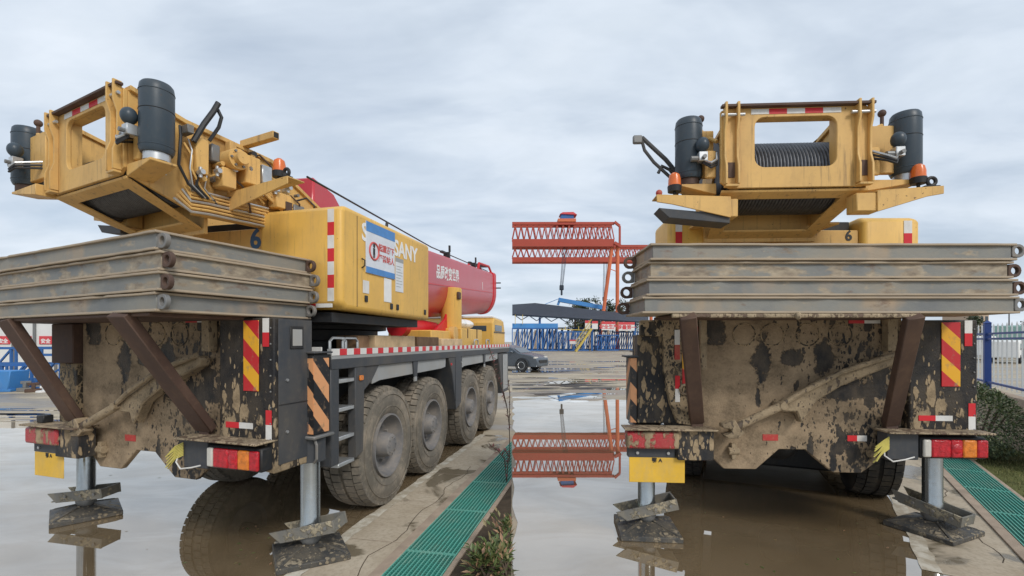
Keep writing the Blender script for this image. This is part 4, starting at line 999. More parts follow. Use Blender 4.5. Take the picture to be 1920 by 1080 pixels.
q = ground(950, 905)
twig(q, [[q, at(946, 860, 5.9), at(934, 846, 5.8), at(918, 834, 5.8)], [q, at(952, 872, 5.9), at(955, 855, 5.9), at(948, 845, 5.85)]], 3, 'red-leaved twiggy shrub hanging low over the green grating')
q = ground(956, 870)
twig(q, [[q, at(955, 800, 6.8), at(950, 760, 6.7), at(944, 735, 6.6)], [q, at(955, 790, 6.9), at(956, 740, 6.9), at(953, 712, 6.9)], [at(952, 770, 6.7), at(940, 725, 6.6), at(930, 700, 6.6), at(924, 672, 6.6), at(918, 655, 6.6)]], 4, 'tall red-leaved twiggy shrub in front of the rearmost visible wheel')

# scraps of leaf and foam drifting on the water
rnd = random.Random(77); db = MB()
for k in range(60):
    px, py = (rnd.uniform(440, 520), rnd.uniform(985, 1060)) if k < 25 else (rnd.uniform(1300, 1700), rnd.uniform(960, 1075)) if k < 42 else (rnd.uniform(20, 420), rnd.uniform(850, 1070))
    p = ground(px, py); a = rnd.uniform(0, 6.28); l_ = rnd.uniform(.006, .024); d = Vector((math.cos(a), math.sin(a), 0)); n_ = Vector((-d.y, d.x, 0))
    db.add([p + Vector((0, 0, .0065)) + d * l_, p + Vector((0, 0, .0068)) + n_ * l_ * .4, p + Vector((0, 0, .0065)) - d * l_, p + Vector((0, 0, .0068)) - n_ * l_ * .4], [(0, 1, 2, 3)])
tag(obj('floating_debris', db, M['leaf_low'], None, I4, smooth=0), 'scraps of leaf drifting on the muddy water', 'debris', kind='stuff')
# ------------------------------------------------------------------ crane seen from its rear corner (left)
MR = frame(-3.13, 3.979, 18.0)
A = empty('mobile_crane', MR)
tag(A, 'yellow mobile crane with long red boom, seen from its rear corner beside the drain', 'crane', 'yellow mobile cranes')
crane_rear(A, MR, dict(left='post', jacks=[(-1.5, .38, 0), (1.366, .354, 0)], tilt=(-6, -13), yaw=(-28, -42), dirty=(True, False), cyaw=(16, 12), lbar=(-1.27, -.58), plate=(-1.24, -.84)))
MP = frame(-2.246, 2.95, 25.5)
inv = MR.inverted()
# carrying shelf of the mats and its two struts
for (top, bs) in (((-2.62, 3.13, 1.985), .72), ((-4.20, 3.90, 1.985), -.86)):
    p = inv @ Vector(top); strut(A, MR, p, (bs, .0, 1.10), .17)
obj('mat_shelf', MB().box(-2.6, -.12, .03, 1.1, 1.965, 1.988), M['rust'], A, MP, .004)
mat_stack(MP, 2.80, 1.21, 1.99, .130,
    ['bottom steel mat of the stack on the crane beside the drain', 'rust-tan steel mat, second from bottom on the crane beside the drain', 'mud-caked steel mat, third from bottom on the crane beside the drain', 'topmost grey steel mat on the crane beside the drain'],
    'steel mats on the crane beside the drain', [(0, .0, 0), (.035, .02, .0), (.03, .03, .012), (.0, .0, .0)])
MU = frame(-3.275, 3.60, 27.0)
crane_upper(A, MU, dict(side=1.75, inset=0, inner=True, drum=(.25, 3.13), tanks=((-.96, -.02), (.80, .10)), wings=((-.57, -1.02, .45, 2.93), (.60, 1.36, .72, 3.0))))
crane_hydraulics(A, MU)
MH = frame(-1.465, 4.03, 15.0) @ T(0, 0, CH) @ Matrix.Scale(.848, 4) @ T(0, 0, -CH)
h, cp = crane_housing(A, MH, 1.01, .95, .55, 2.08, 2.13, 3.20, True, zl=2.75, zc=3.02)
share('painted_number', text_mesh('6', .30, M['blueink']), cp, MH @ T(-1.10, .047, 2.90))
# side of the cover: lettering, notices
MS = MH @ RZ(90)                # x along the cover's right flank, -y outward
sd = lambda t, z: MS @ T(t, -.004, z)
share('lettering', text_mesh('SANY', .27, M['white'], sx=.92), h, MS @ T(1.37, -.003, 2.95))
share('lettering', text_mesh('S', .27, M['white']), h, MS @ T(.42, -.003, 2.99))
nb = obj('notice_board', MB().box(.43, 1.06, -.012, -.002, 2.56, 3.13), M['poster'], h, MS, .002)
obj('notice_band', MB().box(.43, 1.06, -.0145, -.0125, 3.02, 3.13), M['posterblue'], nb, MS); obj('notice_band', MB().box(.43, 1.06, -.0145, -.0125, 2.56, 2.63), M['posterblue'], nb, MS)
obj('prohibition_ring', MB().torus((.59, -.0135, 2.82), 'y', .095, .012, 28, 6), M['redink'], nb, MS)
obj('prohibition_figure', MB().cyl((.59, -.0125, 2.88), (.59, -.015, 2.88), .022, n=12).box(.57, .61, -.015, -.0125, 2.78, 2.855).box(.572, .586, -.015, -.0125, 2.745, 2.78).box(.594, .608, -.015, -.0125, 2.745, 2.78), M['blackink'], nb, MS)
share('notice_lettering', text_mesh('\u8d77\u91cd\u81c2\u4e0b', .09, M['redink']), nb, MS @ T(.865, -.0135, 2.88)); share('notice_lettering', text_mesh('\u4e25\u7981\u7ad9\u4eba', .09, M['redink']), nb, MS @ T(.865, -.0135, 2.76))
ps = obj('paper_notice', MB().box(1.09, 1.29, -.006, -.002, 2.42, 2.84), M['paper'], h, MS); obj('paper_heading', MB().box(1.09, 1.29, -.0075, -.0062, 2.79, 2.84), M['grey'], ps, MS)
for k in range(8): obj('paper_text_line', MB().box(1.11, 1.11 + (.15 if k % 3 else .11), -.0072, -.0062, 2.48 + .036 * k, 2.487 + .036 * k), M['grey'], ps, MS)
obj('paper_sticker', MB().box(.82, .99, -.006, -.002, 2.27, 2.55), M['white'], h, MS)
obj('paper_sticker', MB().box(.38, .50, -.006, -.002, 2.33, 2.47), M['white_dirty'], h, MS)
for t, z in ((.44, 2.27), (.99, 2.225), (1.14, 2.225), (1.92, 2.21)): obj('cover_latch', MB().box(t - .028, t + .028, -.014, -.002, z - .035, z + .035), M['black'], h, MS, .004)
obj('cover_handle', MB().tube([(.36, -.004, 2.60), (.36, -.04, 2.62), (.36, -.04, 2.68), (.36, -.004, 2.70)], .008, 6), M['black'], h, MS)
obj('marker_lamp', MB().cyl((1.05, .10, 3.18), (1.07, .10, 3.27), .018, n=10), M['black'], h, MS)
obj('bottom_reflector', MB().box(-.28, -.10, -.03, -.004, 2.145, 2.185), M['white_dirty'], h, MH); obj('bottom_reflector', MB().box(-.40, -.285, -.03, -.004, 2.145, 2.185), M['redr'], h, MH)
tt = obj('slewing_ring', MB().lathe([(.2, 1.69), (.86, 1.70), (.86, 1.80), (.80, 1.81), (.80, 1.92), (.90, 1.93), (.90, 2.03), (.2, 2.04)], (-2.42, 5.55, 0), 'z', 48), M['black'], A, I4)
obj('under_deck', MB().box(-1.55, -.15, .05, 2.0, 2.0, 2.10), M['black'], A, MH)
# boom: long red box with a rounded belly, raised a little towards its head
ML = frame(-1.985, 5.0, 8.4, 2.50) @ Matrix.Rotation(R_(4.3), 4, 'X')
sec = [(-.30, .55), (-.345, .525), (-.36, .48)] + [(.36 * math.cos(a), .03 + .56 * math.sin(a)) for a in [math.pi + math.pi * k / 18 for k in range(19)]] + [(.36, .48), (.345, .525), (.30, .55)]
bo = obj('boom', MB().prism(sec, .75, 8.0), M['red'], A, ML, .006)
grow = lambda k: [(x * k, z * k) for x, z in sec]
obj('boom_collar', MB().prism(grow(1.05), 7.75, 8.1), M['redplate'], bo, ML, .01)
obj('inner_boom', MB().prism(grow(.90), 8.1, 8.22), M['red'], bo, ML, .008); obj('inner_boom', MB().prism(grow(.80), 8.22, 8.32), M['redplate'], bo, ML, .008)
obj('boom_weld', MB().box(.3605, .366, .12, 7.75, .01, .025), M['redplate'], bo, ML)
MBm = ML @ T(.3615, 0, 0) @ RZ(90)
share('boom_lettering', text_mesh('\u54c1\u8d28\u6539\u53d8\u4e16\u754c', .24, M['white']), bo, MBm @ T(3.45, -.001, .22))
share('boom_number', text_mesh('1', .24, M['white']), bo, MBm @ T(6.35, -.001, .14))
obj('boom_rope', MB().tube([(.20, -.60, .86), (.20, 3.0, .66), (.20, 7.8, .60)], .010, 6), M['hose'], A, ML)
for t in (3.9, 6.1): obj('rope_guide', MB().box(.14, .26, t, t + .06, .55, .68).box(.24, .275, t, t + .04, .68, .80).box(.10, .16, t - .1, t + .1, .66, .70), M['hose'], bo, ML, .004)
rk = obj('boom_top_rack', MB().tube([(.25, 6.4, .56), (.25, 6.5, .70), (.25, 7.7, .72), (.25, 8.1, .56)], .03, 6), M['redplate'], bo, ML)
obj('rack_rail', MB().tube([(.0, 6.4, .56), (.0, 6.5, .70), (.0, 7.7, .72), (.0, 8.1, .56)], .03, 6), M['redplate'], rk, ML)
for t in (6.7, 7.0, 7.3, 7.6): obj('rack_rung', MB().bar((0, t, .70), (.25, t, .70), .03, .03), M['dark'], rk, ML)
for z in (.30, .16): obj('tip_bolt', MB().cyl((.30, 8.1, z), (.50, 8.14, z), .018, n=8), M['dark'], bo, ML)
obj('boom_root_cheek', MB().prism([(-.1, .40), (.95, .40), (.75, .62), (.35, .94), (-.05, 1.02)], -.30, -.06, 'yz'), M['red'], bo, ML, .02)
lf = obj('luffing_cylinder', MB().cyl((.0, 1.9, -.62), (.0, 3.6, -.78), .16, n=20), M['redplate'], A, ML)
obj('cylinder_guard', MB().prism([(2.3, -.82), (3.3, -.55), (3.8, -.05), (4.1, -.05), (4.1, -.85), (2.9, -.95)], .30, .34, 'yz'), M['redplate'], lf, ML, .006)
# deck, wheels
MD = frame(-1.565, 4.08, 11.8)
crane_deck(A, MD, 7.35, dict(width=2.66, skirt=((.74, 3.0), (3.72, 6.3)), brackets=(1.75, 5.05), axles=(1.144, 2.43, 4.26, 5.64)))
bs = obj('boom_rest_base', MB().box(-.95, -.25, 2.95, 4.15, 1.70, 1.97).box(-.95, -.17, 4.152, 5.5, 1.70, 2.03), M['yellow'], A, MD, .012)
obj('boom_rest_post', MB().cyl((-.45, 4.42, 2.03), (-.45, 4.42, 2.76), .19, n=24), M['yellow'], bs, MD, .01)
obj('post_slot', MB().box(-.30, -.255, 4.28, 4.40, 2.55, 2.68), M['rust'], bs, MD, .01)
obj('base_drum', MB().cyl((-.30, 3.95, 1.92), (-.20, 3.95, 1.92), .13, n=20), M['yellow_tan'], bs, MD)
for t in (4.5, 5.1): obj('base_strap', MB().box(-.172, -.164, t, t + .04, 1.86, 2.028), M['rust'], bs, MD)
cb = obj('driver_cab', MB().prism([(6.15, 1.70), (7.30, 1.70), (7.30, 2.02), (7.15, 2.28), (6.30, 2.31), (6.15, 2.22)], -1.9, -.10, 'yz'), M['yellow'], A, MD, .03, seg=2)
obj('cab_window', MB().box(-.103, -.094, 6.30, 6.95, 2.02, 2.16), plain('cab_glass', (0.05, 0.07, 0.09), 0.08), cb, MD, .004)
obj('cab_window', MB().box(-1.7, -.25, 6.144, 6.152, 2.02, 2.14), bpy.data.materials['cab_glass'], cb, MD, .004)
obj('cab_sill', MB().box(-.10, -.085, 6.2, 7.25, 1.99, 2.01), M['dark'], cb, MD); obj('cab_roof', MB().prism([(6.28, 2.315), (7.14, 2.285), (7.14, 2.32), (6.28, 2.36)], -1.85, -.14, 'yz'), M['white'], cb, MD, .01)
obj('front_guard', MB().prism([(6.35, 1.54), (7.35, 1.54), (7.35, .62), (6.7, .62), (6.5, 1.2)], -2.4, -.03, 'yz'), M['dark'], A, MD, .02)
obj('front_step', MB().box(-.03, -.012, 6.75, 7.2, .70, 1.5), M['grey'], A, MD, .01)
for t in (.12, .33, 4.7, 5.55):
    hd = obj('grab_rail', MB().tube([(-.10, t, 1.695), (-.10, t, 1.80), (-.10, t + .04, 1.83), (-.10, t + .22, 1.83), (-.10, t + .26, 1.80), (-.10, t + .26, 1.695)], .013, 6), M['silver'], A, MD)
obj('number_tag', MB().box(-.22, -.06, -.06, -.05, 1.66, 1.75), M['white_dirty'], A, MD, .002)
# timber lying on the deck
M['wood'] = plain('sawn_wood', (0.58, 0.42, 0.25), 0.8, 0, 0.25, 6, 0.3, 0.2); M['wood_dark'] = plain('old_wood', (0.14, 0.085, 0.05), 0.85, 0, 0.3, 8, 0.3, 0.3); M['wood_mid'] = plain('brown_wood', (0.30, 0.18, 0.10), 0.85, 0, 0.3, 8, 0.3, 0.3)
def beam(x0, x1, t0, t1, z0, z1, mat, label, rz=0):
    Mi = MD @ T((x0 + x1) / 2, (t0 + t1) / 2, z0) @ RZ(rz); hx, ht = (x1 - x0) / 2, (t1 - t0) / 2
    tag(obj('wood_block', MB().box(-hx, hx, -ht, ht, 0, z1 - z0), M[mat], None, Mi, .008), label, 'wood block', 'timber on the crane deck')
beam(-.36, -.12, .62, .88, 1.697, 1.86, 'wood_mid', 'short brown wood block on the deck, nearest the ladder', 4)
beam(-.26, -.07, .92, 1.92, 1.697, 1.865, 'wood', 'long pale sawn timber on the deck under the engine cover', -1)
beam(-.27, -.08, 2.0, 2.85, 1.697, 1.86, 'wood_dark', 'dark weathered log on the deck in front of the slewing ring', 2)
beam(-.23, -.07, 2.92, 3.9, 1.697, 1.84, 'wood', 'pale timber on the deck below the yellow boom rest', 0)
for k, (t, sx) in enumerate(((4.75, .17), (5.2, .22))):
    Mi = MD @ T(-.5, t, 2.03)
    o = obj('white_sack', MB().ball((0, 0, .10), .24, 14, 8, .45), M['white'], None, Mi); o.scale
    tag(o, ['small white sack on the yellow boom rest, next to the post', 'larger white sack on the yellow boom rest, next to the cab'][k], 'sack', 'white sacks on the boom rest')

# ------------------------------------------------------------------ crane seen square from behind (right)
MR2 = frame(2.485, 4.05, 4.0)
B = empty('mobile_crane', MR2)
tag(B, 'yellow mobile crane seen square from behind, mud-caked tail standing in the puddle', 'crane', 'yellow mobile cranes')
crane_rear(B, MR2, dict(left='guard', jacks=[(-1.234, .255, 0), (1.477, .444, 0)], tilt=(-14, 10), yaw=(-2, -62), dirty=(True, False), cyaw=(0, -62), lbar=(-1.50, -.77), plate=(-1.47, -1.0)))
inv = MR2.inverted()
for (top, bs) in (((1.28, 3.42, 1.985), -.87), ((2.93, 3.42, 1.985), .74)):
    p = inv @ Vector(top); strut(B, MR2, p, (bs, .0, 1.10), .115)
obj('mat_shelf', MB().box(-2.52, -.70, .02, .48, 1.975, 1.998), M['rust'], B, frame(3.70, 3.43, 0), .004)
obj('shelf_mud', MB().box(-2.53, -.70, -.005, .03, 1.972, 2.003), M['ledge_mud'], B, frame(3.70, 3.43, 0), .008)
obj('shelf_hook', MB().ball((-1.62, -.02, 1.985), .022, 10, 8, 1.3), M['ledge_mud'], B, frame(3.70, 3.43, 0))
mat_stack(frame(3.715, 3.43, 0), 2.73, .50, 2.005, .1295,
    ['bottom steel mat of the stack on the crane in the puddle', 'rust-tan steel mat, second from bottom on the crane in the puddle', 'mud-caked steel mat, third from bottom on the crane in the puddle', 'topmost grey steel mat on the crane in the puddle'],
    'steel mats on the crane in the puddle', [(.0, .03, 0), (.0, .0, .008), (-.035, -.05, .012), (-.02, -.045, .0)], True)
MU2 = frame(2.207, 3.65, 3.0)
crane_upper(B, MU2, dict(side=.95, inset=.12, inner=False, drum=(.295, 3.185), tanks=((-.765, .17), (.93, .15)), wings=((-.50, -1.07, -.02, 2.875), (.585, 1.07, -.04, 2.90))))
# lifting pipes and winch gear above the left wing
wp = obj('hose_guide', MB().tube([(-.66, .35, 2.98), (-.78, .30, 3.18), (-.92, .28, 3.34), (-1.12, .26, 3.52), (-1.17, .26, 3.50)], .018, 8), M['dark'], B, MU2)
obj('guide_pipe', MB().tube([(-.70, .33, 2.98), (-.86, .30, 3.18), (-1.02, .28, 3.32), (-1.10, .27, 3.42), (-1.13, .26, 3.52)], .014, 8), M['dark'], wp, MU2)
obj('guide_pipe', MB().tube([(-.80, .32, 3.16), (-.88, .30, 3.26), (-.95, .29, 3.29), (-.98, .29, 3.23)], .014, 8), M['dark'], wp, MU2)
obj('guide_head', MB().box(-1.20, -1.12, .24, .28, 3.47, 3.54), M['steel'], wp, MU2, .01)
for k in range(3): obj('guide_hose', MB().tube([(-.84 + .08 * k, .30, 3.02), (-.80 + .08 * k, .29, 3.10), (-.74 + .08 * k, .30, 3.11), (-.70 + .07 * k, .32, 3.0)], .016, 7), M['dark'], wp, MU2)
obj('pump', MB().cyl((-.66, .30, 3.02), (-.48, .30, 3.02), .05, n=16).cyl((-.62, .30, 3.05), (-.62, .30, 3.10), .06, n=16), M['silver'], B, MU2)
for k in range(4):
    obj('rubber_hose', MB().tube([(-.52 - .015 * k, .26, 2.98), (-.50 - .012 * k, .24, 2.88), (-.47, .25, 2.80 - .01 * k)], .010, 6), M['hose'], B, MU2)
MH2 = frame(3.748, 4.30, 0.0)
h2, cp2 = crane_housing(B, MH2, .535, 1.275, .50, .45, 2.02, 2.955, False, zl=2.97, zc=2.83)
share('painted_number', text_mesh('\u9102', .115, M['blueink']), cp2, MH2 @ T(-1.695, .047, 2.775)); share('painted_number', text_mesh('A', .12, M['blackink']), cp2, MH2 @ T(-1.50, .047, 2.775))
share('painted_number', text_mesh('6', .13, M['blackink']), cp2, MH2 @ T(-.63, .047, 2.775))
# chassis, rear axle and added blocking boxes, seen only as dark shapes under the tail
MC2 = frame(2.53, 4.45, 24.0)
obj('underbody', MB().box(-.62, .92, .30, 3.4, .78, 1.50), M['black'], B, MC2, .02)  # added black box closing the gap where bright sky was mirrored
obj('fuel_tank', MB().box(-.745, .86, 2.0, 3.6, .14, .80), M['black'], B, MC2, .03)  # added black box that stops sky light passing under the chassis
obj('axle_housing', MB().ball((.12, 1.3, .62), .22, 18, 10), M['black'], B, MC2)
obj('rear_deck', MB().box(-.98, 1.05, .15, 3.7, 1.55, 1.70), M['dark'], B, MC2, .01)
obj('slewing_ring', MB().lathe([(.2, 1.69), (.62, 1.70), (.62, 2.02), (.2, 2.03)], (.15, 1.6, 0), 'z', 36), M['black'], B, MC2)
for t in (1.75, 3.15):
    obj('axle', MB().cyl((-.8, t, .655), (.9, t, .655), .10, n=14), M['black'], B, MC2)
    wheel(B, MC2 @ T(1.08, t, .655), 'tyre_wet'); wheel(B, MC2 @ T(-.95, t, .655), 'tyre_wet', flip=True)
# ------------------------------------------------------------------ far yard (right): gantry cranes, trusses, canopy
M['gantry'] = paint('gantry_orange_red', (0.40, 0.065, 0.04), (0.30, 0.08, 0.05), 0.4, .3, 0.5)
M['gantry_leg'] = paint('gantry_leg_orange', (0.62, 0.16, 0.07), (0.45, 0.15, 0.08), 0.4, .3, 0.5)
M['blue'] = paint('steel_blue', (0.035, 0.13, 0.36), (0.10, 0.14, 0.2), 0.4, 1.0, 0.5)
M['blue_lt'] = paint('bright_blue', (0.06, 0.24, 0.56), (0.2, 0.25, 0.3), 0.3, 1.0, 0.5)
M['navy'] = paint('canopy_dark', (0.028, 0.038, 0.055), (0.08, 0.09, 0.1), 0.4, .6, 0.6)
M['stair'] = paint('stair_yellow', (0.55, 0.42, 0.10), (0.3, 0.22, 0.12), 0.4, 1, 0.6)
M['banner'] = plain('banner_white', (0.70, 0.68, 0.66), 0.6); M['bannerred'] = plain('banner_red', (0.60, 0.06, 0.07), 0.6)
M['wall_white'] = plain('site_wall', (0.68, 0.68, 0.66), 0.7, 0, .06, .6)
def girder(root, Y, x0, x1, yt, yb, chord_t, chord_b, n, mat):
    """lattice girder between picture rows at distance Y: chords and every brace its own piece"""
    k = Y / F; X0, X1 = (x0 - 960) * k, (x1 - 960) * k
    Z = lambda py: CH + (HY - py) * k
    zt, zb = Z(yt), Z(yb)
    for dy in (0, 2.4):
        obj('top_chord', MB().box(X0, X1, Y + dy, Y + dy + .5, zt - chord_t * k, zt), M[mat], root, I4)
        obj('bottom_chord', MB().box(X0, X1, Y + dy, Y + dy + .8, zb, zb + chord_b * k), M[mat], root, I4)
        za, zc = zb + chord_b * k, zt - chord_t * k; st = (X1 - X0) / n
        meA = meB = None
        for i in range(n):
            xa = X0 + i * st
            for f, (p, q) in enumerate((((0, za), (st / 2, zc)), ((st / 2, zc), (st, za)))):
                if i == 0 and dy == 0:
                    o = obj('brace', MB().bar((p[0], 0, p[1]), (q[0], 0, q[1]), .20, .20, (0, 1, 0)), M[mat], root, T(xa, Y + dy + .25, 0), smooth=0)
                    if f == 0: meA = GM.setdefault((id(root), 0), o.data)
                    else: meB = GM.setdefault((id(root), 1), o.data)
                else: share('brace', GM[(id(root), f)], root, T(xa, Y + dy + .25, 0))
    return X0, X1, zt, zb
GM = {}
k1 = 100 / F
G1 = empty('gantry_crane', T(25, 100, 0)); tag(G1, 'red lattice gantry crane with orange legs and blue cabin on its girder', 'gantry crane', 'gantry cranes of the far yard')
girder(G1, 100, 960.3, 1152, 416, 462, 5, 14, 17, 'gantry')
obj('end_frame', MB().bar(at(1152, 416, 100), at(1162, 424, 100), .5, .5).bar(at(1162, 424, 100), at(1162, 460, 100), .4, .4).bar(at(1152, 455, 100), at(1164, 462, 100), .6, .6), M['gantry'], G1, I4)
for (a, b) in (((1148, 458), (1123, 650)), ((1158, 460), (1157, 650))):
    for dy in (0,):
        obj('leg', MB().cyl(at(*a, 101), at(*b, 101), .42, .36, 12), M['gantry_leg'], G1, I4)
obj('leg_tie', MB().bar(at(1126, 637, 101), at(1157, 636, 101), .4, .45), M['gantry_leg'], G1, I4); obj('leg_tie', MB().bar(at(1143, 504, 101), at(1156, 509, 101), .15, .15), M['gantry_leg'], G1, I4)
for px in (1123, 1157): obj('bogie', MB().box((px - 966) * k1, (px - 954) * k1, 100.2, 101.9, .05, .9), M['gantry'], G1, I4, .1)
tr = obj('trolley', MB().box((1046 - 960) * k1, (1080 - 960) * k1, 99.8, 103, CH + (HY - 416) * k1, CH + (HY - 410) * k1), M['gantry_leg'], G1, I4, .05)
obj('trolley_cabin', MB().box((1052 - 960) * k1, (1076 - 960) * k1, 100.2, 102.6, CH + (HY - 410) * k1, CH + (HY - 401) * k1), M['blue'], tr, I4, .05)
obj('trolley_roof', MB().prism([((1050 - 960) * k1, CH + (HY - 401) * k1), ((1082 - 960) * k1, CH + (HY - 402.5) * k1), ((1075 - 960) * k1, CH + (HY - 397.5) * k1), ((1055 - 960) * k1, CH + (HY - 398) * k1)], 99.9, 102.9), M['bannerred'], tr, I4)
G2 = empty('gantry_crane', T(30, 120, 0)); tag(G2, 'red lattice gantry crane standing farther back, its girder lower in the picture', 'gantry crane', 'gantry cranes of the far yard')
girder(G2, 120, 960.3, 1222, 459, 491, 5, 9, 24, 'gantry')
for px in (1205, 1222): obj('leg', MB().cyl(at(px, 486, 121), at(px - 2, 652, 121), .45, .4, 10), M['gantry_leg'], G2, I4)
def hoist(px0, px1, py0, py1, Y, label):
    root = empty('hoist_block', at((px0 + px1) / 2, py1 + 16, Y) and T(*at((px0 + px1) / 2, py1 + 16, Y))); tag(root, label, 'hoist', 'hoist blocks under the gantries')
    for dx in (-3, -1.2, 1.2, 3): obj('cable', MB().cyl(at(px1 + dx * 1.3, py0, Y), at(px0 + dx * .8, py1, Y), .06, n=6), M['navy'], root, I4)
    c = at(px0, py1 + 4, Y); obj('block', MB().box(c.x - .45, c.x + .45, Y - .3, Y + .3, c.z - .6, c.z + .5).box(c.x - .2, c.x + .2, Y - .2, Y + .2, c.z - 1.7, c.z - .6), M['navy'], root, I4, .1)
hoist(1053, 1060, 462, 535, 101.5, 'dark hoist block on long cables below the blue trolley cabin')
hoist(1133, 1136, 491, 556, 121.5, 'dark hoist block hanging from the farther gantry girder')
lb = obj('lifting_beam', MB().bar(at(1047, 562, 104), at(1136, 578, 104), .9, .9), M['blue_lt'], None, I4, .05); tag(lb, 'bright blue lifting beam hanging under the gantry hoists', 'lifting beam')
obj('beam_lug', MB().bar(at(1050, 560, 104), at(1046, 572, 104), .5, .5), M['blue_lt'], lb, I4); obj('beam_sling', MB().bar(at(1048, 560, 104), at(1018, 572, 104), .12, .12), M['blue_lt'], lb, I4)
# canopy
kc = 86 / F
cn = empty('canopy', T(12, 86, 0)); tag(cn, 'long dark shade canopy over the blue steelwork in the far yard', 'canopy')
eave = [(960.5, 589), (1010, 592), (1090, 597), (1150, 600), (1216, 604)]; ridge = [(960.5, 571), (1003, 568), (1080, 577), (1150, 585), (1216, 591)]
cv = MB(); vs = [at(*p, 86) for p in eave] + [at(*p, 97) + Vector((0, 0, 0)) for p in ridge]; vs += [v + Vector((0, .1, -.25)) for v in vs]
n = 5; fs = []
for i in range(n - 1): fs += [(i, i + 1, n + i + 1, n + i), (2*n + i, 3*n + i, 3*n + i + 1, 2*n + i + 1), (i, 2*n + i, 2*n + i + 1, i + 1), (n + i, n + i + 1, 3*n + i + 1, 3*n + i)]
fs += [(0, n, 3*n, 2*n), (n - 1, 3*n - 1, 4*n - 1, 2*n - 1)]
obj('canopy_roof', cv.add(vs, fs), M['navy'], cn, I4, smooth=0)
for i, (px, py) in enumerate([(1012, 592), (1110, 598), (1190, 602)]):
    p = at(px, py, 87); obj('canopy_post', MB().box(p.x - .2, p.x + .2, 86.8, 87.2, 0, p.z - .3), M['blue'], cn, I4)
for i in range(9):
    p = at(964 + i * 28, 590 + i * 1.75, 86.2); obj('fascia_truss', MB().bar(p, at(978 + i * 28, 600 + i * 1.4, 86.2), .15, .15).bar(at(978 + i * 28, 600 + i * 1.4, 86.2), at(992 + i * 28, 591.5 + i * 1.75, 86.2), .15, .15), M['navy'], cn, I4)
# stacked blue lattice sections
def lattice(label, X0, X1, Y, z0, z1, bays, mat='blue', group='blue lattice sections', depth=1.8, th=.16, top=None):
    root = empty('lattice_section', T((X0 + X1) / 2, Y, z0)); tag(root, label, 'steel lattice', group)
    for y in (Y, Y + depth):
        for z in (z0 + th / 2, z1 - th / 2): obj('chord', MB().bar((X0, y, z), (X1, y, z), th * 1.3, th * 1.3), M[mat], root, I4, smooth=0)
        st = (X1 - X0) / bays; a = b = c = None
        for i in range(bays):
            x = X0 + i * st
            if i == 0:
                a = obj('post', MB().bar((0, 0, z0 + th), (0, 0, z1 - th), th, th), M[mat], root, T(x, y, 0), smooth=0).data
                b = obj('brace', MB().bar((0, 0, z0 + th), (st, 0, z1 - th), th * .8, th * .8, (0, 1, 0)), M[mat], root, T(x, y, 0), smooth=0).data
            else:
                share('post', a, root, T(x, y, 0)); share('brace', b, root, T(x, y, 0))
    if top: obj('top_sheet', MB().box(X0, X1, Y - .1, Y + depth + .1, z1 + .003, z1 + top), M['blue_lt'], root, I4)
    return root
q = lambda px, Y: (px - 960) * Y / F
lattice('blue lattice section with bright blue top, nearest the parked car', .05, q(1046, 84), 84, .1, 4.2, 9, top=.8)
lattice('blue lattice section under the canopy, left of the yellow stairs', q(1048, 85), q(1104, 85), 85, .1, 3.6, 6)
lattice('blue lattice section between the yellow stairs and the gantry leg', q(1120, 86), q(1160, 86), 86, .1, 3.0, 5)
lattice('pale blue lattice section under the red-lettered banners', q(1152, 92), q(1222, 92), 92, .1, 3.7, 8)
lattice('row of dark blue frames deep under the canopy', .05, q(1150, 95), 95, .1, 4.6, 16)
# stairs
sr = empty('yellow_stairs', T(q(1105, 80), 80, 0)); tag(sr, 'yellow steel stairs with handrails rising beside the blue steelwork', 'stairs')
p0, p1 = at(1080, 659, 80), at(1110, 616, 80); p0.z = .05
for dy in (0, 1.2):
    a = Vector((0, dy, 0)); obj('stringer', MB().bar(p0 + a, p1 + a, .12, .35), M['stair'], sr, I4)
    for hz in (.9, 1.6): obj('handrail', MB().bar(p0 + a + Vector((0, 0, hz)), p1 + a + Vector((0, 0, hz)), .08, .08), M['stair'], sr, I4)
for i in range(12):
    p = p0.lerp(p1, (i + .5) / 12); obj('tread', MB().box(p.x - .16, p.x + .16, p.y, p.y + 1.2, p.z, p.z + .06), M['stair'], sr, I4)
ld = empty('yellow_guardrail', T(q(1000, 82), 82, 0)); tag(ld, 'low yellow guardrail along the top of the blue steelwork', 'guardrail')
obj('rail', MB().bar(at(1046, 617, 83), at(1095, 619, 83), .12, .12), M['stair'], ld, I4)
for px in (966, 980, 1060, 1085): obj('post', MB().bar(at(px, 608 if px < 1000 else 619, 83.5), at(px, 590 if px < 1000 else 612, 83.5), .1, .1), M['stair'], ld, I4)
# banners
def banner(px0, px1, py0, py1, Y, label, red_band, txt=None):
    a, b = at(px0, py1, Y), at(px1, py0, Y)
    o = obj('banner', MB().box(a.x, b.x, Y, Y + .08, a.z, b.z), M['banner'], None, I4); tag(o, label, 'banner', 'banners in the far yard')
    hh = b.z - a.z
    if red_band: obj('red_band', MB().box(a.x, b.x, Y - .02, Y - .004, b.z - hh * .3, b.z), M['bannerred'], o, I4)
    if txt: share('banner_lettering', text_mesh(txt, hh * .55, M['bannerred']), o, T((a.x + b.x) / 2, Y - .01, a.z + hh * .36))
banner(1128, 1154, 603, 619, 85.5, 'white banner with red lettering between the legs of the gantry', True, '\u5b89\u5168\u751f\u4ea7')
banner(1160, 1190, 604, 620, 85.5, 'white banner with red lettering right of the gantry legs', True, '\u8d28\u91cf\u7b2c\u4e00')
banner(1097, 1107, 601, 617, 85.5, 'small pink and white banner left of the blue canopy post', True); banner(1110, 1121, 602, 617, 85.5, 'small white banner right of the blue canopy post', True)
banner(1068, 1080, 637, 645, 83.5, 'small red sign on the blue lattice', True)
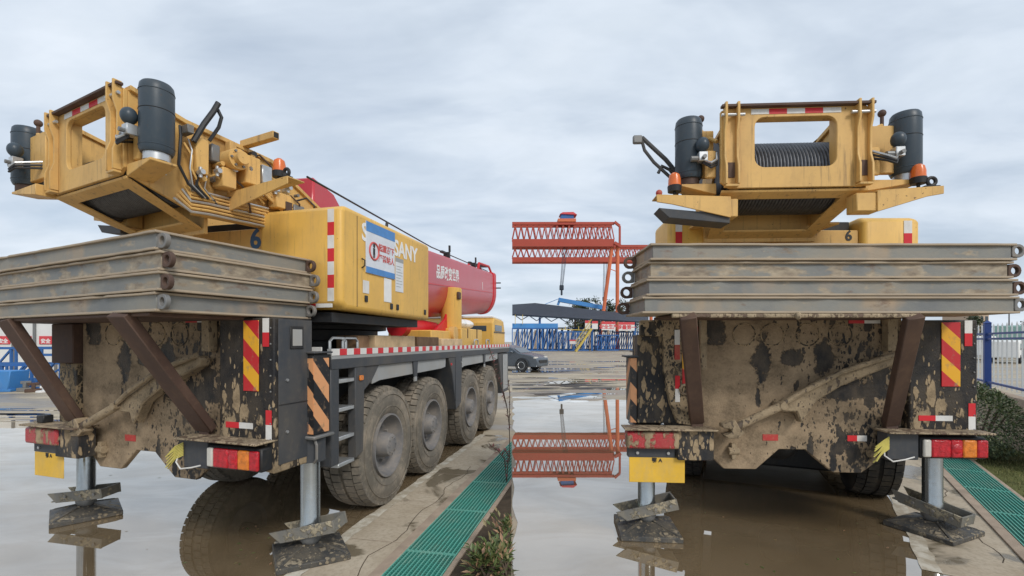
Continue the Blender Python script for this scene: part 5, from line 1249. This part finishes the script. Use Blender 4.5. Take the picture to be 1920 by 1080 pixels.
# site wall behind
wl = obj('site_wall', MB().box(.3, 70, 118, 118.3, 0, 4.2), M['wall_white'], None, I4); tag(wl, 'pale site wall behind the far yard', 'wall')
for i in range(14): obj('wall_pier', MB().box(1 + i * 4.6, 1.5 + i * 4.6, 117.9, 117.998, 0, 4.6), M['strip2'], wl, I4)

# trees beyond
def far_tree(x, y, h, rx, label, sd, crown_lo=.15, n=1300, mat='leaf_far'):
    r = random.Random(sd); root = empty('tree', T(x, y, 0)); tag(root, label, 'tree', 'trees beyond the yard')
    tk = MB(); tk.tube([(x, y, 0), (x + .1, y, h * .4), (x, y, h * .85)], .02 * h, 6)
    for i in range(6):
        a = r.uniform(0, 6.28); z = h * r.uniform(.35, .7); tk.tube([(x, y, z), (x + rx * .6 * math.cos(a), y + rx * .6 * math.sin(a), z + h * .15)], .008 * h, 5)
    obj('trunk', tk, M['bark'], root, I4)
    cl = []
    for i in range(26):
        z = crown_lo + (1 - crown_lo) * r.random(); rad = (math.sin(math.pi * min(1, (z - crown_lo) / (1 - crown_lo) * .85 + .12))) ** .7; a = r.uniform(0, 6.28); qd = r.random() ** .5
        cl.append(Vector((x + rx * rad * qd * math.cos(a), y + rx * rad * qd * math.sin(a), h * z)))
    lf = MB()
    for i in range(n):
        c = r.choice(cl); s = rx * .18; p = c + Vector((r.gauss(0, s), r.gauss(0, s), r.gauss(0, s)))
        leaf(lf, p, Vector((r.uniform(-1, 1), r.uniform(-1, 1), r.uniform(-1, 1))), Vector((r.uniform(-1, 1), r.uniform(-1, 1), 1)), rx * .2, rx * .13)
    obj('crown', lf, M[mat], root, I4, smooth=0)
desc = ['leftmost', 'second from left', 'third from left', 'fourth from left', 'fifth from left', 'sixth from left', 'seventh from left', 'eighth from left']
for i, (px, py) in enumerate(((1078, 561), (1092, 563), (1103, 560), (1115, 562), (1128, 568), (1150, 565), (1166, 562), (1192, 572))):
    p = at(px, py, 150); far_tree(p.x, 150 + (i % 3) * 4, p.z, 2.6 + (i % 3) * .6, 'dark tree behind the gantry cranes, %s of the far row' % desc[i], 60 + i)

# parked car
def car(Mx, label, body, name='parked_car'):
    root = empty(name, Mx); tag(root, label, 'car')
    prof = [(-2.3, .35), (-2.32, .62), (-2.2, .88), (-1.55, 1.0), (-1.0, 1.30), (-.55, 1.42), (.25, 1.43), (.75, 1.28), (1.25, 1.0), (1.95, .88), (2.25, .72), (2.32, .45), (2.25, .25), (-2.2, .25)]
    vs = []; wd = lambda x, z: (.90 - .05 * (abs(x) / 2.3) ** 3 * 3) * (1 if z < .95 else 1 - (z - .95) * .42)
    for sgn in (-1, 1): vs += [(x, sgn * wd(x, z), z) for x, z in prof]
    n = len(prof); mb = MB().add(vs, [tuple(range(n)), tuple(range(2 * n - 1, n - 1, -1))] + [(i, (i + 1) % n, n + (i + 1) % n, n + i) for i in range(n)])
    obj('body', mb, body, root, Mx, .05, seg=3)
    gl = bpy.data.materials['cab_glass']
    for sgn in (-1, 1):
        for pts in ([(-1.15, 1.02), (-.85, 1.27), (-.50, 1.36), (-.12, 1.37), (-.12, 1.02)], [(-.04, 1.02), (-.04, 1.37), (.24, 1.36), (.66, 1.24), (1.02, 1.02)]):
            v = [(x, sgn * (wd(x, z) + .012), z) for x, z in pts] + [(x, sgn * (wd(x, z) - .02), z) for x, z in pts]; m_ = len(pts)
            obj('window', MB().add(v, [tuple(range(m_)), tuple(range(2*m_ - 1, m_ - 1, -1))] + [(i, (i+1) % m_, m_ + (i+1) % m_, m_ + i) for i in range(m_)]), gl, root, Mx)
        obj('mirror', MB().ball((.85, sgn * .98, 1.06), .10, 10, 8, .7), body, root, Mx)
        obj('headlight', MB().box(1.98, 2.22, sgn * .62 - .16, sgn * .62 + .16, .68, .80), M['lens_white'], root, Mx, .03)
        obj('door_seam', MB().box(-.085, -.075, sgn * .902 - .004, sgn * .902 + .004, .42, 1.0), M['blackink'], root, Mx)
        for x in (-1.38, 1.42):
            wh = obj('wheel', MB().lathe([(.2, -.11), (.31, -.10), (.33, 0), (.31, .10), (.2, .11)], (x, sgn * .83, .33), 'y', 28), M['hose'], root, Mx)
            obj('rim', MB().lathe([(.02, .02), (.20, .05), (.205, .115), (.19, .12), (.17, .10), (.03, .085)], (x, sgn * .83, .33), 'y', 20) if sgn > 0 else MB().lathe([(.02, -.02), (.20, -.05), (.205, -.115), (.19, -.12), (.17, -.10), (.03, -.085)], (x, sgn * .83, .33), 'y', 20), M['silver'], wh, Mx)
            obj('wheel_arch', MB().torus((x, sgn * .885, .34), 'y', .37, .025, 24, 6), M['blackink'], wh, Mx)
    obj('windscreen', MB().add([(.80, -.62, 1.275), (.80, .62, 1.275), (1.27, .74, 1.015), (1.27, -.74, 1.015)], [(0, 1, 2, 3)]), gl, root, Mx)
    obj('grille', MB().box(2.27, 2.34, -.5, .5, .45, .62), M['black'], root, Mx, .02)
CARP = plain('car_grey_paint', (0.12, 0.14, 0.165), 0.25, 0.5, 0.08)
pc = ground(985, 690)
car(T(-.35, 29.5, 0) @ RZ(-28) @ Matrix.Scale(1.1, 4), 'dark grey sedan parked on the yard beyond the puddle', CARP)

# ------------------------------------------------------------------ fence on the right with what lies behind it
M['fence_blue'] = paint('fence_blue', (0.025, 0.06, 0.22), (0.1, 0.1, 0.15), 0.25, 3, 0.45); M['fence_white'] = paint('fence_white', (0.66, 0.68, 0.68), (0.4, 0.38, 0.33), 0.3, 3, 0.5)
MF = frame(8.4, 7.7, 32.5)
fn = empty('picket_fence', MF); tag(fn, 'white picket fence with blue posts and rails on a low grey plinth', 'fence')
obj('plinth', MB().box(-.08, .10, -2, 16, 0, .86), M['strip2'], fn, MF, .01)
for z in (1.0, 1.85, 1.95): obj('rail', MB().box(-.02, .02, -2, 16, z - .018, z + .018), M['fence_blue'], fn, MF)
pk = obj('picket', MB().box(-.010, .010, -.010, .010, .92, 2.10).add([(-.012, -.012, 2.1), (.012, -.012, 2.1), (.012, .012, 2.1), (-.012, .012, 2.1), (0, 0, 2.15)], [(0, 1, 4), (1, 2, 4), (2, 3, 4), (3, 0, 4)]), M['fence_white'], fn, MF @ T(.034, -2, 0), smooth=0)
for i in range(1, 74): share('picket', pk.data, fn, MF @ T(.038, -2 + i * .245, 0))
ps_ = None
for i in range(7):
    Mi = MF @ T(0, 1.9 + (i - 1) * 2.6, 0)
    if ps_ is None: ps_ = obj('post', MB().box(-.05, .05, -.05, .05, .86, 2.16).add([(-.06, -.06, 2.16), (.06, -.06, 2.16), (.06, .06, 2.16), (-.06, .06, 2.16), (0, 0, 2.22)], [(0, 1, 4), (1, 2, 4), (2, 3, 4), (3, 0, 4), (3, 2, 1, 0)]), M['fence_blue'], fn, Mi, smooth=0).data
    else: share('post', ps_, fn, Mi)
# parked vehicles and buildings beyond the fence
def van(x, y, rz, mat, label, L_=5.2, H=2.3):
    Mx = T(x, y, 0) @ RZ(rz); root = empty('parked_van', Mx); tag(root, label, 'van', 'vehicles beyond the picket fence')
    pf = [(-L_/2, .45), (-L_/2, H - .1), (-L_/2 + .15, H), (L_/2 - 1.5, H), (L_/2 - .7, H * .55), (L_/2 - .05, H * .45), (L_/2, .45)]
    obj('body', MB().prism(pf, -.95, .95), mat, root, Mx, .08, seg=2)
    for s in (-1, 1):
        obj('window', MB().box(-L_/2 + .5, L_/2 - 1.6, s * .953 - .006, s * .953 + .006, H * .58, H * .85), bpy.data.materials['cab_glass'], root, Mx)
        for wx in (-L_/2 + .9, L_/2 - .9): obj('wheel', MB().cyl((wx, s * .80, .36), (wx, s * .98, .36), .36, n=18), M['hose'], root, Mx)
def box_truck(x, y, rz, label):
    Mx = T(x, y, 0) @ RZ(rz); root = empty('parked_truck', Mx); tag(root, label, 'truck', 'vehicles beyond the picket fence')
    obj('cargo_box', MB().box(-3.4, 1.6, -1.2, 1.2, 1.0, 3.5), plain('pale_green_tarp', (0.30, 0.48, 0.42), .7), root, Mx, .1)
    for i in range(10): obj('cargo_rib', MB().box(-3.3 + i * .5, -3.24 + i * .5, -1.23, 1.23, 1.0, 3.52), plain('rib', (0.4, 0.56, 0.5), .7) if 'rib' not in bpy.data.materials else bpy.data.materials['rib'], root, Mx)
    obj('cab', MB().prism([(1.75, .7), (3.4, .7), (3.4, 1.7), (3.1, 2.7), (1.75, 2.7)], -1.15, 1.15), M['white'], root, Mx, .08)
    obj('chassis', MB().box(-3.4, 3.3, -.9, .9, .6, .95), M['black'], root, Mx)
    for s in (-1, 1):
        for wx in (-2.6, -1.6, 2.5): obj('wheel', MB().cyl((wx, s * .85, .5), (wx, s * 1.15, .5), .5, n=18), M['hose'], root, Mx)
        obj('window', MB().box(2.1, 2.95, s * 1.153 - .006, s * 1.153 + .006, 1.75, 2.4), bpy.data.materials['cab_glass'], root, Mx)
van(46, 46, 40, M['white'], 'white van parked beyond the fence, next to the crane tail'); van(41.5, 39.5, 40, M['white'], 'white van parked beyond the fence, right of the blue post', 4.8, 1.9)
box_truck(57, 52, 20, 'pale green truck parked beyond the picket fence')
van(66, 55, 20, M['white'], 'white van parked at the far right beyond the fence', 5, 2.1)
bd = empty('apartment_building', T(118, 120, 0)); tag(bd, 'beige building far behind the picket fence', 'building')
bX = at(1834, 640, 120).x; bX1 = at(1854, 640, 120).x
obj('wall', MB().box(bX, bX1, 120, 130, 0, 9.2), plain('beige_wall', (0.50, 0.38, 0.28), .8), bd, I4); obj('roof', MB().box(bX - .3, bX1 + .3, 119.7, 130.3, 9.2, 9.5), M['strip2'], bd, I4)
for fl in range(3):
    for k in range(2): obj('window', MB().box(bX + .6 + k * 1.2, bX + 1.3 + k * 1.2, 119.95, 119.998, 1.2 + fl * 2.8, 2.6 + fl * 2.8), bpy.data.materials['cab_glass'], bd, I4)
p = at(1825, 592, 90); far_tree(p.x, 90, 6.6, 2.0, 'small green tree behind the picket fence beside the crane tail', 91)
p = at(1915, 596, 110); far_tree(p.x + 2, 110, 6.2, 3.0, 'green tree at the right edge of the picture behind the fence', 92)
lm = empty('utility_pole', T(*at(1892, 640, 100).xy, 0)); tag(lm, 'thin dark utility pole behind the picket fence', 'pole')
pp = at(1892, 583, 100); obj('mast', MB().cyl((pp.x, 100, 0), (pp.x, 100, pp.z + 2), .14, .09, 8), M['dark'], lm, I4); obj('crossarm', MB().box(pp.x - 1, pp.x + 1, 99.95, 100.05, pp.z + 1.2, pp.z + 1.35), M['dark'], lm, I4)

# ------------------------------------------------------------------ left background: steel yard seen under the mats
lattice('blue lattice section lying in the yard behind the left jack', -17.6, -13.4, 17.2, .05, 1.34, 4, group='lattice sections behind the left crane', depth=1.3, th=.07)
lattice('pale grey-blue lattice section behind the blue one', -22.5, -13.2, 20.0, .05, 1.55, 8, group='lattice sections behind the left crane', depth=1.3, th=.08)
lattice('blue lattice section at the left edge of the picture', -24.0, -17.9, 17.6, .05, .95, 5, group='lattice sections behind the left crane', depth=1.3, th=.07)
rb = random.Random(8)
for k in range(9):
    x = -18.6 + k * .55; y = 16.6 + rb.uniform(-.2, .3); mm = ['bannerred', 'blue_lt', 'steel', 'rust', 'white', 'bannerred', 'blue', 'stair', 'steel'][k]
    Mi = T(x, y, 0) @ RZ(rb.uniform(0, 90)); hh = rb.uniform(.18, .42)
    o = obj('steel_part', MB().box(-.22, .22, -.12, .12, .004, hh * .4).box(-.05, .05, -.10, .10, hh * .4, hh).box(-.15, .15, -.03, .03, hh * .8, hh + .04), M[mm], None, Mi, .01)
    tag(o, ['red', 'bright blue', 'grey', 'rust-brown', 'white', 'small red', 'dark blue', 'yellow', 'pale grey'][k] + ' steel part on the ground before the blue lattice, %s' % ['first from left', 'second from left', 'third from left', 'fourth from left', 'fifth from left', 'sixth from left', 'seventh from left', 'eighth from left', 'ninth from left'][k], 'steel part', 'loose steel parts behind the left crane')
bl = obj('blue_bin', MB().prism([(-.45, .15), (.45, .15), (.55, .85), (-.55, .85)], -.35, .35), M['blue_lt'], None, T(-18.35, 17.0, -.10), .02); tag(bl, 'bright blue steel bin in the yard behind the left jack', 'bin')
w_ = obj('office_wall', MB().box(-46, -17, 27, 27.3, 0, 3.2), M['wall_white'], None, I4); tag(w_, 'white site building wall with red banners behind the left crane', 'wall')
for k in range(10):
    x = -29.6 + k * 1.22; bn = obj('red_banner', MB().box(x, x + .76, 26.95, 26.99, 1.64, 2.1), M['bannerred'], w_, I4)
    share('banner_lettering', text_mesh('\u5b89\u5168', .28, M['white']), bn, T(x + .38, 26.945, 1.80))
    obj('wall_pier', MB().box(x + .9, x + 1.02, 26.9, 26.998, 0, 3.2), M['steel'], w_, I4)
sl_ = empty('step_ladder', T(-17.3, 15.6, 0)); tag(sl_, 'yellow step ladder at the left edge of the yard', 'ladder')
for s in (-1, 1): obj('rail', MB().bar((-17.3 + s * .2, 15.5, .02), (-17.5 + s * .15, 15.6, 1.15), .05, .05), M['stair'], sl_, I4)
for k in range(4): obj('rung', MB().bar((-17.52 - .04 * k, 15.52, .22 + .25 * k), (-17.14 - .05 * k, 15.52, .22 + .25 * k), .03, .03), M['stair'], sl_, I4)
